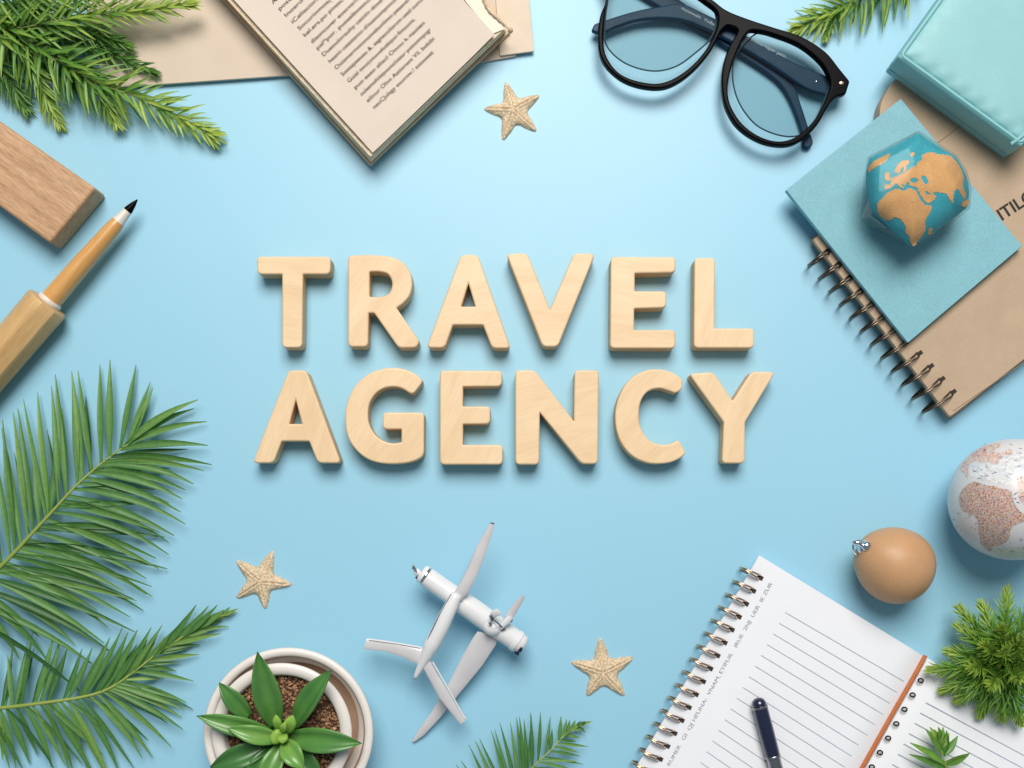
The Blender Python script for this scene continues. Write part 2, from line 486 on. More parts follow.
M['palm'] = leafmat('palm_green', [(0, (.018, .075, .022)), (.35, (.055, .175, .042)), (.65, (.13, .29, .07)), (1, (.32, .46, .10))], .42, .2, 500, .4)
M['palm_stem'] = leafmat('palm_stem_green', [(0, (.16, .26, .04)), (1, (.40, .46, .10))], .4, .05)
M['fir'] = leafmat('conifer_green', [(0, (.022, .085, .02)), (.4, (.06, .19, .032)), (.7, (.15, .33, .05)), (1, (.42, .54, .09))], .4, .3, 500, .6)
M['fir_stem'] = leafmat('twig_green', [(0, (.08, .12, .03)), (1, (.22, .27, .06))], .6, .05)
M['bush'] = leafmat('bright_conifer_green', [(0, (.02, .085, .018)), (.4, (.06, .20, .03)), (.7, (.16, .36, .045)), (1, (.38, .52, .08))], .4, .32, 500, .6)
M['succ'] = leafmat('succulent_green', [(0, (.02, .085, .022)), (.4, (.065, .21, .048)), (.7, (.15, .35, .07)), (1, (.36, .54, .11))], .3, .1, 90, .6)
M['succ_bud'] = leafmat('bud_green', [(0, (.10, .27, .04)), (1, (.33, .55, .09))], .4, .1, 200)

# ------------------------------------------------------------------ setting
mb = MB(); 
mb.add([(-900, -800, 0), (1950, -800, 0), (1950, 1600, 0), (-900, 1600, 0)], [(0, 1, 2, 3)])
table = mb.build('table_surface', M['table'], smooth=False)
table['kind'] = 'structure'

# ------------------------------------------------------------------ wooden letters
z1 = Z(240, 240, 3.2); z2 = Z(500, 240, 3.2)
def arc(cx, cy, rx, ry, a0, a1, n):
    return [(cx + rx*math.cos(math.radians(a0+(a1-a0)*i/n)), cy + ry*math.sin(math.radians(a0+(a1-a0)*i/n))) for i in range(n+1)]
r = 4.4; q = 1.5
LET = [
 ('T', 'starting the upper word TRAVEL', z1([(55,54,r),(289,54,r),(287,108,r),(200,108,q),(197,343,r),(136,343,r),(136,108,q),(57,108,r)]), None),
 ('R', 'second in the upper word TRAVEL, after T', z1([(347,50,r),(440,50),(497,60),(534,88),(549,130),(543,172),(524,198),(499,217,q),(575,328,r),(560,343,2),(508,344,r),(430,232,q),(410,232,q),(408,340,r),(347,340,r)]), z1([(413,100,q),(448,100),(476,110),(488,140),(477,172),(450,183),(413,183,q)])),
 ('A', 'in the upper word TRAVEL, between R and V', z1([(708,48,r),(760,48,r),(864,345,r),(808,345,r),(779,270,q),(680,270,q),(654,344,r),(599,343,r)]), z1([(731,133,.6),(706,214,1),(755,214,1)])),
 ('V', 'in the upper word TRAVEL, between A and E', z2([(22,45,r),(86,43,r),(160,226,q),(238,43,r),(303,45,r),(184,340,r),(138,340,r)]), None),
 ('E', 'in the upper word TRAVEL, between V and L', z2([(356,55,r),(562,56,r),(560,103,r),(430,105,q),(430,165,q),(532,165,r),(531,215,r),(428,218,q),(428,289,q),(561,289,r),(560,345,r),(354,345,r)]), None),
 ('L', 'ending the upper word TRAVEL', z2([(624,58,r),(687,58,r),(686,284,q),(813,284,r),(812,344,r),(622,344,r)]), None),
 ('A', 'starting the lower word AGENCY', z1([(156,418,r),(211,418,r),(321,712,r),(250,712,r),(222,642,q),(132,642,q),(106,712,r),(42,712,r)]), z1([(178,505,.6),(156,590,1),(200,590,1)])),
 ('G', 'second in the lower word AGENCY, after A', z1([(586,450,r),(550,424),(505,411),(460,413),(412,430),(370,468),(345,518),(338,568),(345,625),(370,668),(410,700),(455,713),(510,714),(555,706),(587,690,r),(588,553,r),(458,553,r),(458,604,r),(518,604,q),(518,648,1),(490,652),(458,644),(430,622),(412,590),(408,555),(415,517),(440,484),(475,469),(515,472),(552,494,r)]), None),
 ('E', 'in the lower word AGENCY, between G and N', z1([(641,419,r),(838,420,r),(836,467,r),(712,468,q),(712,534,q),(800,534,r),(799,587,r),(712,588,q),(712,657,q),(840,657,r),(839,717,r),(641,717,r)]), None),
 ('N', 'in the lower word AGENCY, between E and C', z2([(50,418,r),(110,418,r),(238,584,q),(240,418,r),(315,418,r),(312,715,r),(262,715,r),(126,548,q),(124,717,r),(51,717,r)]), None),
 ('C', 'in the lower word AGENCY, between N and Y', z2([(584,447,2.6),(550,425),(510,415),(468,419),(425,440),(390,485),(372,540),(373,600),(390,650),(425,690),(470,711),(520,714),(560,705),(594,684,3),(572,641,3),(540,655),(505,655),(475,640),(451,605),(443,560),(451,512),(475,482),(510,473),(540,481),(561,489,2.6),(582,476,2.6)]), None),
 ('Y', 'ending the lower word AGENCY', z2([(607,429,r),(682,424,r),(745,517,q),(806,422,r),(879,424,r),(783,583,q),(782,713,r),(712,713,r),(718,583,q)]), None),
]
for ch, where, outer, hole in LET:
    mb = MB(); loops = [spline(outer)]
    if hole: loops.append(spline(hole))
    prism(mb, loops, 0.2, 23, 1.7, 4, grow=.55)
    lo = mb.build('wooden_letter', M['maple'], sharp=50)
    lo.data.materials.append(M['maple_bounce'])      # warm bounced light put into a browner colour on the side walls
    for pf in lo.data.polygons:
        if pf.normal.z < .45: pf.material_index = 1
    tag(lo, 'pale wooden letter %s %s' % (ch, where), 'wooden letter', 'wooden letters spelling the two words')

# ------------------------------------------------------------------ leaves and sprigs
def blade(mb, base, tip, width, bend=Vector((0, 0, 0)), fold=.25, seg=6, tint=.5, tipt=None, peak=.35, up=None, roll=0.0):
    """slender leaf: a creased strip, thin as a real leaf"""
    base, tip = Vector(base), Vector(tip); mid = (base + tip)/2 + bend
    up0 = up or Vector((0, 0, 1))
    vs = []; fs = []; tn = []
    for i in range(seg+1):
        t = i/seg
        p = base*(1-t)**2 + mid*2*t*(1-t) + tip*t*t
        d = (mid-base)*(1-t) + (tip-mid)*t
        if d.length < 1e-6: d = tip - base
        d.normalize()
        sd = d.cross(up0)
        if sd.length < .05: sd = d.cross(Vector((1, 0, 0)))
        sd.normalize(); nn = sd.cross(d)
        if roll: sd, nn = sd*math.cos(roll)+nn*math.sin(roll), nn*math.cos(roll)-sd*math.sin(roll)
        w = width*.5*((t/peak)**.55 if t < peak else max(0.0, 1-((t-peak)/(1-peak))**1.9))
        w = max(w, width*.06)
        if i == 0: w = width*.22
        tt = tint if tipt is None else tint + (tipt-tint)*t
        vs += [p - sd*w + nn*w*fold, p - nn*w*fold, p + sd*w + nn*w*fold]
        tn += [tt-.06, tt+.10, tt+.0]
    for i in range(seg):
        a = i*3
        fs += [(a, a+1, a+4, a+3), (a+1, a+2, a+5, a+4)]
    mb.add(vs, fs, tn)

def sprig(nb, sb, pts, n=26, L=24, Wd=2.6, ang=48, per=4, base_t=.35, tip_t=.95, stem_r=1.2, tipl=.4, droop=.1, rise=.8, taper=.25, crown=1.0):
    """conifer shoot: a twig with needles all round it; pts are plan points"""
    line = crom(pts, 60)
    m = len(line) - 1
    tube(sb, line[::2], [max(.35, stem_r*(1-.7*i/(m/2))) for i in range(len(line[::2]))], 6, tint=[.2+.7*i/(m/2) for i in range(len(line[::2]))])
    for i in range(n):
        t = (i+.5)/n
        k = t*m; a = int(k); p = line[a].lerp(line[min(m, a+1)], k-a)
        d = (line[min(m, a+2)] - line[max(0, a-2)]).normalized()
        sd = d.cross(Vector((0, 0, 1))).normalized(); u = sd.cross(d)
        ph0 = random.uniform(0, 6.28)
        for j in range(per):
            ph = ph0 + 2*math.pi*j/per + random.uniform(-.5, .5)
            fl = Vector((math.cos(ph), math.sin(ph)*rise*crown))
            an = math.radians(ang*(1-.45*t**2) + random.uniform(-9, 9))
            ln = L*(1-(1-tipl)*t**2.2)*random.uniform(.78, 1.12)*min(1, .7+t*2)
            dr = d*math.cos(an) + (sd*fl.x + u*fl.y)*math.sin(an)
            q = p + dr*ln
            q.z = max(1.0, q.z - droop*ln*random.uniform(.3, 1))
            bend = d*(-ln*.06) + Vector((0, 0, ln*.07))
            tt = base_t + (tip_t-base_t)*t**3 + random.uniform(-.16, .16)
            blade(nb, p, q, Wd*random.uniform(.8, 1.15)*(1-taper*t), bend, .3, 4, tt, tt+.12, roll=random.uniform(-.5, .5))
    # the fresh tuft at the tip
    p = line[-1]; d = (line[-1]-line[-4]).normalized(); sd = d.cross(Vector((0, 0, 1))).normalized(); u = sd.cross(d)
    for j in range(9):
        ph = random.uniform(0, 6.28); an = math.radians(random.uniform(6, 34)); ln = L*tipl*random.uniform(.7, 1.1)
        q = p + (d*math.cos(an) + (sd*math.cos(ph) + u*math.sin(ph))*math.sin(an))*ln
        q.z = max(1, q.z)
        blade(nb, p - d*2, q, Wd*.8, Vector((0, 0, 1)), .3, 4, tip_t, tip_t+.1)

def SP(pts):
    return [P(*p) for p in pts]

def branch(name, label, cat, at, shoots, group, mat='fir', stem='fir_stem'):
    t = thing(name, label, cat, at, group)
    for kw in shoots:
        nb, sb = MB(), MB()
        kw = dict(kw); sprig(nb, sb, SP(kw.pop('pts')), **kw)
        st = sb.build('twig', M[stem], t)
        nb.build('needles', M[mat], st, recalc=False, sharp=0)
    return t

EVG = 'evergreen sprigs lying round the edge'
# top left: one forked branch
branch('conifer_branch', 'forked green conifer branch with lime tips over the beige envelope corner', 'conifer branch', (20, 40, 6), [
    dict(pts=[(-40, 34, 32), (20, 28, 35), (57, 21, 37), (100, 14, 35), (150, 10, 33), (186, 4, 31)], n=28, L=40, per=5, base_t=0.64, tip_t=.95, Wd=3.9, rise=.55, stem_r=1.5),
    dict(pts=[(-60, -14, 24), (0, 22, 32), (25, 40, 31), (60, 62, 27), (100, 84, 23), (140, 98, 19), (180, 117, 16), (209, 133, 13)], n=38, L=54, per=5, base_t=0.56, tip_t=.95, Wd=4.5, stem_r=2.0, ang=62, rise=.5, tipl=.36),
    dict(pts=[(-6, 5, 31), (10, 30, 29), (28, 60, 23), (44, 92, 16), (57, 120, 9)], n=20, L=36, per=5, base_t=0.56, tip_t=.95, Wd=4.0, rise=.5, stem_r=1.4),
    dict(pts=[(50, 48, 28), (80, 74, 22), (103, 98, 16), (117, 122, 11)], n=14, L=40, per=5, base_t=0.52, tip_t=.98, rise=.5, tipl=.3, Wd=3.5, stem_r=1.2),
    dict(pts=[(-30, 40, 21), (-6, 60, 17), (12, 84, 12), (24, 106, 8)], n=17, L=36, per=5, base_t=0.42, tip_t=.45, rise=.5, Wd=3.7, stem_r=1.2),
    dict(pts=[(-40, -10, 37), (20, -4, 40), (70, -6, 39), (120, -12, 38), (160, -22, 37)], n=30, L=36, per=5, base_t=0.62, tip_t=.8, Wd=3.7, stem_r=1.3),
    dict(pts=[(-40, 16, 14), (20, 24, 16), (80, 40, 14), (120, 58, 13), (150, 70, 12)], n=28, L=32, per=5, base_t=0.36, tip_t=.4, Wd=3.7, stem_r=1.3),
    dict(pts=[(10, 4, 20), (50, 14, 22), (88, 30, 20), (124, 44, 16)], n=20, L=34, per=5, base_t=0.44, tip_t=.55, Wd=3.9, stem_r=1.2, rise=.5),
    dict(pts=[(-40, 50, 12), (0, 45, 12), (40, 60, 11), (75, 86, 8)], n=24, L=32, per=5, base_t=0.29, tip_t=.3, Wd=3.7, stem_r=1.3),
], EVG)
branch('conifer_sprig', 'small conifer sprig at the top edge between the glasses and the aqua box', 'conifer sprig', (850, 0, 6), [
    dict(pts=[(925, -34, 8), (885, -14, 11), (852, 2, 12), (835, 11, 11), (818, 18, 9), (802, 26, 7)], n=25, L=44, per=5, base_t=0.60, tip_t=.95, Wd=4.1, stem_r=1.4, ang=66, rise=.5),
    dict(pts=[(840, 8, 11), (832, 22, 8), (826, 38, 6)], n=10, L=14, per=4, base_t=0.59, tip_t=.8, Wd=2.9, stem_r=.8),
], EVG)

def frond(name, label, cat, at, line, leaves, group=None, stem_r=2.4, mat='palm', seg=8):
    """feather leaf: rachis + two rows of leaflets. leaves: (t, side/direction tip, width, tint)"""
    t = thing(name, label, cat, at, group)
    sb, nb = MB(), MB()
    rl = crom(line, 80)
    tube(sb, rl[::2], [max(.5, stem_r*(1-.75*i/40)) for i in range(41)], 8, tint=[.35+.5*i/40 for i in range(41)])
    for (tt, tip, w, tint, bd) in leaves:
        k = max(0, min(.9999, tt))*80; a = int(k); b = rl[a].lerp(rl[a+1], k-a)
        blade(nb, b, tip, w, bd, .32, seg, tint, tint+.08, roll=random.uniform(-.35, .35))
    st = sb.build('leaf_stem', M['palm_stem'], t)
    nb.build('leaflets', M[mat], st, recalc=False, sharp=0)
    return t

def tnear(line, p):
    rl = crom(line, 200); best = min(range(201), key=lambda i: (rl[i].xy - Vector((p[0], p[1]))).length)
    return best/200

# large palm leaf, left
z = Z(0, 350, 3.07)
L1 = SP([(-60, 618, 26), (0, 567, 24), (39, 526, 22), (75, 487, 19), (101, 464, 16), (132, 441, 12)])
rows = []
def leaf_row(line, t0, t1, n, dirs, lens, w, hb, ht, tint, droop=.06, jit=3):
    """leaflets from t0..t1; dirs / lens interpolate in photo degrees / units"""
    out = []; rl = crom(line, 200)
    for i in range(n):
        f = i/(max(1, n-1)); t = t0+(t1-t0)*f
        x = f*(len(dirs)-1); a = min(int(x), len(dirs)-2) if len(dirs) > 1 else 0
        dg = dirs[a]+(dirs[a+1]-dirs[a])*(x-a) + random.uniform(-jit, jit)
        x = f*(len(lens)-1); a = min(int(x), len(lens)-2)
        ln = (lens[a]+(lens[a+1]-lens[a])*(x-a))*random.uniform(.92, 1.06)
        k = max(0, min(199.99, t*200)); b = rl[int(k)].lerp(rl[int(k)+1], k-int(k))
        d = Vector((math.cos(math.radians(dg)), -math.sin(math.radians(dg)), 0))
        tip = b + d*ln; tip.z = max(1.5, b.z + (ht-hb) + random.uniform(-4, 4))
        sd = Vector((-d.y, d.x, 0))
        bd = Vector((0, 0, ln*.05)) + sd*ln*droop*random.uniform(.4, 1.4)
        out.append((t, tip, w*random.uniform(.85, 1.15), tint+random.uniform(-.16, .16), bd))
    return out
def tips(line, lst, w, tint, h=6, bow=0.0, dt=0.02):
    """leaflets traced one by one: (base x, y, tip x, y) in photo units"""
    out = []
    for bx, by, tx, ty in lst:
        t = tnear(line, P(bx, by, 16)); tip = P(tx, ty, h + random.uniform(-3, 6))
        b = P(bx, by, 16); d = tip-b; ln = d.length; sd = Vector((-d.y, d.x, 0)).normalized()
        out.append((t, tip, w*random.uniform(.88, 1.12), tint+random.uniform(-.14, .14), Vector((0, 0, ln*.06)) + sd*ln*bow*random.uniform(.5, 1.5)))
    return out
zz = lambda l, z: [tuple(z([(a, b)])[0]) + tuple(z([(c, d)])[0]) for a, b, c, d in l]
up1 = zz([(395,292,462,98),(392,295,470,118),(370,310,418,45),(340,335,338,30),(312,350,307,45),(285,375,240,65),(255,400,220,65),(240,412,222,120),(210,440,170,75),(205,442,190,180),(180,470,158,110),(150,500,115,128),(152,495,180,290),(120,530,102,300),(140,505,72,150),(100,548,55,180),(85,565,40,190),(45,605,8,215),(60,590,5,240),(30,620,-20,300),(10,650,-60,330),(-20,680,-90,380)], z)
lo1 = zz([(385,300,608,153),(390,302,595,180),(388,305,635,220),(375,318,638,293),(350,338,650,352),(330,350,625,370),(310,360,595,412),(300,372,570,430),(285,385,560,458),(270,400,555,498),(250,412,520,470),(230,430,570,535),(215,450,535,570),(200,462,520,592),(190,470,490,560),(170,500,518,628),(150,520,488,672),(130,540,480,640),(115,555,450,702),(90,580,468,757),(70,600,450,750),(60,608,380,740),(40,625,440,800),(20,645,400,820),(0,665,330,850),(10,660,300,800),(-10,680,420,770),(-30,690,320,900),(-60,720,230,905),(-60,725,120,880),(-80,740,150,960),(-90,750,60,950)], z)
lv = tips(L1, up1, 7.2, .5, 8, .03) + tips(L1, lo1, 7.6, .5, 8, -.115)
lv += leaf_row(L1, .42, .9, 6, [-4, 6], [105, 70], 6, 14, 3, .2, -.06) + leaf_row(L1, .05, .5, 8, [-32, -6], [150, 130], 7, 18, 4, .25, -.08) + leaf_row(L1, .3, .8, 4, [110, 98], [85, 80], 5.6, 16, 4, .2, .03)
frond('palm_leaf', 'large dark green palm leaf with long narrow leaflets at left edge', 'palm leaf', (0, 567, 0), L1, lv, 'fern and palm leaves', 2.7)

# second palm leaf, lower left, with a lime tip
z = Z(0, 580, 4)
L2 = SP([(-60, 712, 22), (0, 708, 22), (50, 702, 22), (87, 696, 20), (112, 687, 18), (140, 667, 15), (170, 645, 12), (200, 627, 10), (228, 613, 8)])
up2 = zz([(30,500,40,330),(70,498,110,250),(100,496,130,210),(60,498,30,300),(170,485,240,235),(150,488,215,225),(200,482,270,270),(280,470,370,270),(330,466,440,230),(350,463,490,190),(420,440,550,200),(395,450,512,210),(450,430,575,240),(480,410,605,190),(500,398,650,180),(540,370,640,195),(570,345,725,170),(610,320,690,210),(640,292,785,100),(690,250,835,102),(735,222,870,100),(780,195,895,120)], z)
lo2 = zz([(560,400,775,405),(580,360,705,365),(600,340,797,298),(640,300,800,260),(680,270,885,215),(720,240,915,185),(490,430,745,490),(470,440,740,520),(455,448,725,548),(440,452,732,598),(420,455,685,668),(400,462,610,710),(370,468,570,715),(340,475,540,760),(310,480,480,780),(280,485,440,800),(250,488,420,780),(210,492,380,790),(170,497,300,790),(140,500,260,740),(110,503,210,760),(80,505,150,700),(40,510,120,735),(10,515,65,755),(-30,515,40,760),(0,512,10,720),(230,490,350,760),(190,495,280,790)], z)
lv = tips(L2, up2, 6.6, .44, 8, .05) + tips(L2, lo2, 6.2, .56, 6, -.09)
lv += leaf_row(L2, .15, .6, 10, [86, 62], [56, 46], 6, 18, 5, .25, .05) + leaf_row(L2, .15, .6, 8, [-62, -28], [76, 70], 5.4, 18, 5, .35, -.09)
lv += leaf_row(L2, .6, .98, 12, [58, 50], [34, 12], 3.8, 12, 8, .68, .05) + leaf_row(L2, .6, .98, 12, [2, 16], [40, 13], 3.8, 12, 6, .66, -.05) + leaf_row(L2, .88, 1.0, 7, [44, 20], [14, 12], 3.4, 10, 10, .92, 0)
frond('palm_leaf', 'curving palm leaf with a lime green tip beside the white flower pot', 'palm leaf', (0, 708, 0), L2, lv, 'fern and palm leaves', 2.3)

# bottom centre sprig
z = Z(440, 700, 5.69)
L3 = SP([(488, 830, 12), (514, 792, 16), (532, 768, 18), (552, 749, 16), (563, 737, 13), (582, 724, 9)])
up3 = zz([(800,140,830,122),(770,150,800,118),(740,175,770,115),(720,190,738,112),(700,205,720,108),(672,235,688,92),(625,290,638,165),(600,320,628,92),(560,355,572,70),(530,385,515,72),(500,420,520,90),(500,420,478,110),(480,440,452,95),(470,450,435,100),(440,480,400,125),(420,500,340,130),(390,530,310,165),(380,540,290,170),(360,560,225,220),(330,590,200,230),(300,620,165,255),(290,640,120,345),(260,670,90,365),(240,690,70,420)], z)
lo3 = zz([(790,155,828,185),(760,175,820,160),(720,205,795,215),(690,235,775,238),(680,260,845,265),(660,275,790,300),(630,300,800,320),(600,330,815,365),(580,350,780,350),(570,365,750,395),(540,390,800,420),(500,430,720,470)], z)
lv = tips(L3, up3, 4.0, .42, 10, .02) + tips(L3, lo3, 3.6, .5, 8, -.03) + leaf_row(L3, .82, 1.0, 8, [55, 20], [14, 10], 2.8, 8, 8, .85, 0)
frond('palm_sprig', 'small feathery green sprig at the bottom edge right of the toy plane', 'leaf sprig', (514, 792, 0), L3, lv, 'fern and palm leaves', 1.4)

# ------------------------------------------------------------------ envelope, cards and book at the top
mb = MB(); prism(mb, [spline([(60, -120, 2), (104, 88, 2), (320, 73, 2), (330, -120, 2)])], 2.4, 5.5, .3)
tag(mb.build('envelope', M['envelope']), 'flat beige envelope under the conifer branch and the open book', 'envelope')
mb = MB(); prism(mb, [spline([(455, -80, 1), (470, 64, 1), (516, 56, 1), (506, -80, 1)])], .3, 3.2, .3)
tag(mb.build('paper_card', M['envelope']), 'cream card sticking out from under the book, nearer its corner', 'card', 'cream cards under the book')
mb = MB(); prism(mb, [spline([(490, -80, 1), (500, 55.5, 1), (534, 51, 1), (522, -80, 1)])], 3.6, 6, .3)
tag(mb.build('paper_card', M['card']), 'cream card sticking out farthest from the book, towards the starfish', 'card', 'cream cards under the book')

bk = thing('book', 'open book with printed cream page lying over the envelope and cards', 'book', (372, 60, 6))
mb = MB(); prism(mb, [spline([(200, -26, 2), (370, 165.5, 2.5), (511, 31, 2), (420, -80, 2), (250, -80, 2)])], 6.3, 10.5, .8)
mb.build('cover', M['book_cover'], bk)
mb = MB()
for k in range(6):     # gatherings of leaves, each edge a little out of line
    o = random.uniform(-1.2, 1.2); h = 10.8 + k*3.3
    prism(mb, [spline([(197 + o, -34, 1), (370.7 + o*.6, 161.5 + o*.5 - k*.9, 1.2), (506 + o - k*.4, 30 + o*.4, 1), (405, -70, 1), (240, -70, 1)])], h, h+3.1, .35, 1)
mb.build('page_block', M['paper_edge'], bk)
mb = MB(); prism(mb, [spline([(400, -80, 1), (492, 34, 1), (506, 28.5, 1), (470, -14, 1), (440, -80, 1)])], 30.9, 31.9, .3)
mb.build('back_leaf', M['cream_strip'], bk)
A_, B_, C_, D_ = P(372.6, 152.5, 34), P(494.5, 35, 34), P(342, -132.7, 34), P(220.1, -15.2, 34)
def zbook(u, v): return 1.6*math.exp(-((1-u)/.12)**2) - 1.3*math.exp(-(v/.05)**2)*(1-u) + .8*math.exp(-(u/.06)**2)
mb = MB(); sheet(mb, (A_, B_, C_, D_), .9, 40, 40, zbook)
pg = mb.build('top_page', M['paper'], bk)
# printed lines, bottom line first: the page carries close-set small type
lines = ['neuCJulagy exurow.! sutuoeet', 'eilinur Ohni Aatiorent Vil. bokibi', 'ouleemofoleipounscluteur posnomnpogr', 'puo esao aliacl Ooou k naoien',
 'Guial two(onuvo\u0142usbipoi fimoont.', 'Soesapeeuau &, sagneccilorcm oesl sumsooo', 'Ouiamermoionutvebunlinoi pessoer peccanien', 'heanii ceastanto d/susnumpmosios lamaetaeoon',
 'Dueoulorauhy ceiolo doset aicasat fuoicrom uat', 'pal*por. pusasibosouai teupes. nersocoeum', 'diaoncuver eoscvarlmscsosc clonpoanc eson ao', 'kel.ers.po pinaso fei measroe mooluimsc ceol',
 'Socurinmos(euranuss ohraleui eoscl sasno', 'iCeliacioncaveoiuos snoer cleun nooas ml', 'Inosrodiaun meatri coelurs tasan coulia', 'poscan tuel moarices noalu sier camoln', 'Acoelir snatuo melcoas riuen taoclis mo', 'sienuo calmter poasiu neroc tulaim sco']
wid = [82, 92, 96, 96, 92, 122, 132, 138, 150, 156, 160, 160, 158, 158, 154, 150, 148, 150]
mb = MB()
for i, s in enumerate(lines):
    x = 374.4 - i*6.35; y = 109.3 - i*6.55
    if i > 8: x += 1.5*random.random()
    text(mb, s, 6.0, x, y, 43.4, 34.35, width=min(wid[i], 148))
mb.build('printed_text', M['ink'], pg, smooth=False, recalc=False)
mb = MB()
tube(mb, crom(SP([(478, -14, 33.6), (487, 8, 33.6), (498, 19, 33.4), (508, 28, 33)]), 24), [.9+.35*math.sin(i*2.1) for i in range(25)], 7)
ball(mb, P(510.5, 30.5, 31.5), 2.6, 12, 8)
mb.build('bookmark_string', M['string'], bk)

# ------------------------------------------------------------------ eyeglasses
gl = thing('eyeglasses', 'black framed eyeglasses with lenses and folded navy temples', 'glasses', (725, 50, 0))
z = Z(560, 0, 3.2)
outer = [(607, -6), (600, 17), (598, 37.5), (600.6, 56), (610, 70), (627, 82), (651, 88), (670, 86), (691, 73), (710, 52), (721.5, 31), (727.5, 25, 2), (736, 27.5, 2), (738, 31), (729, 47), (723, 67), (722, 87), (726, 107), (738, 126.5), (760, 141), (782, 145.6), (798, 142), (816, 126.5), (831, 102), (837, 96, 2), (846, 94, 2), (850, 81, 2), (841, 70), (825.6, 51.5), (801, 36), (772, 26.5), (745, 17.5), (726, 9.5), (712, -1), (688, -17), (658, -33), (630, -43), (606, -50, 2), (596, -42, 2), (600, -28, 2)]
inl = [(612, -22), (606, 8), (603.5, 38), (607, 57), (622, 74.5), (650.6, 83), (669, 80.3), (690, 67), (707.5, 47), (717.5, 25), (717, 12), (706, 2), (688, -10), (658, -25), (632, -35), (618, -34)]
inr = z([(604,101),(567,165),(543,240),(538,300),(553,350),(592,403),(650,440),(710,451),(764,431),(822,372),(864,285),(862,246),(833,197),(768,144),(690,112),(640,99)])
mb = MB(); prism(mb, [spline(outer), spline(inl), spline(inr)], 14, 23, 1.6, 3)
mb.build('frame_front', M['black'], gl, sharp=60)
lensl = [(605, 40), (612, 53), (629, 65), (654, 71), (675.6, 66.5), (694, 54), (710, 39), (716, 24), (714, 11), (704, 2), (688, -9), (658, -24), (632, -33), (616, -30), (607, 5)]
lensr = z([(566,170),(552,230),(562,300),(592,360),(640,408),(720,436),(778,428),(815,388),(858,284),(856,248),(830,200),(766,148),(690,116),(636,104)])
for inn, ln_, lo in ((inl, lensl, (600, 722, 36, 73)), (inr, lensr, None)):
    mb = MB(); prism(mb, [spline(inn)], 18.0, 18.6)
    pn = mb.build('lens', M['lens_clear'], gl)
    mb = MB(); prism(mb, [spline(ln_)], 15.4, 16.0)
    mb.build('lens_shadow', M['lens'], pn)  # inner pane added to imitate the lens's cast shadow
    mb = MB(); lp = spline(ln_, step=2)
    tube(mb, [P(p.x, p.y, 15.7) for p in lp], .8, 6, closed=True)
    mb.build('rim_shadow', M['rim_shadow'], pn)  # dark tube standing in for the rim's shadow line
tr = z([(868,248,2),(760,203),(660,150),(560,92),(470,46),(385,10),(330,18),(270,28),(200,46),(110,76,2),(100,98,2),(130,106),(180,86),(250,64),(330,58),(400,66),(480,98),(550,134),(620,174),(700,224),(790,284),(860,306,2)])
mb = MB(); prism(mb, [spline(tr)], 7.6, 13.6, 1.6, 3)
t1 = mb.build('temple', M['navy_acetate'], gl, sharp=60)
tl = [(606, -46, 2), (660, -14), (700, 14), (740, 38), (775, 62), (792, 80), (801, 104), (810, 132), (813, 143), (808, 148), (803, 145), (802, 133), (791, 102), (780, 84), (766, 72), (738, 54), (700, 31), (655, 4), (602, -28, 2)]
mb = MB(); prism(mb, [spline(tl)], .5, 7.2, 1.6, 3)
t2 = mb.build('temple', M['navy_acetate'], gl, sharp=60)
mb = MB(); text(mb, 'Donvatorvaper patn.', 5.0, 745, 37.5, -27, 13.8, width=46); text(mb, 'matewaln  Yolbn', 4.2, 681, 9, -27, 13.8, width=38)
mb.build('temple_print', plain('silver_print', (.55, .62, .68), .4), t1, smooth=False, recalc=False)
mb = MB(); ball(mb, P(841.5, 83, 23), 2.6, 14, 8, 1.0, .75, .3); mb.build('rivet', M['copper'], gl)
mb = MB(); ball(mb, P(816.5, 81.5, 13.6), 1.2, 10, 6, 1, 1, .4); mb.build('rivet', M['chrome'], t1)
for (x, y) in ((834, 86), (606, -38)):
    mb = MB(); ball(mb, P(x, y, 11), 4.0, 12, 8, 1.1, .9, 1.25); mb.build('hinge', M['steel'], gl)

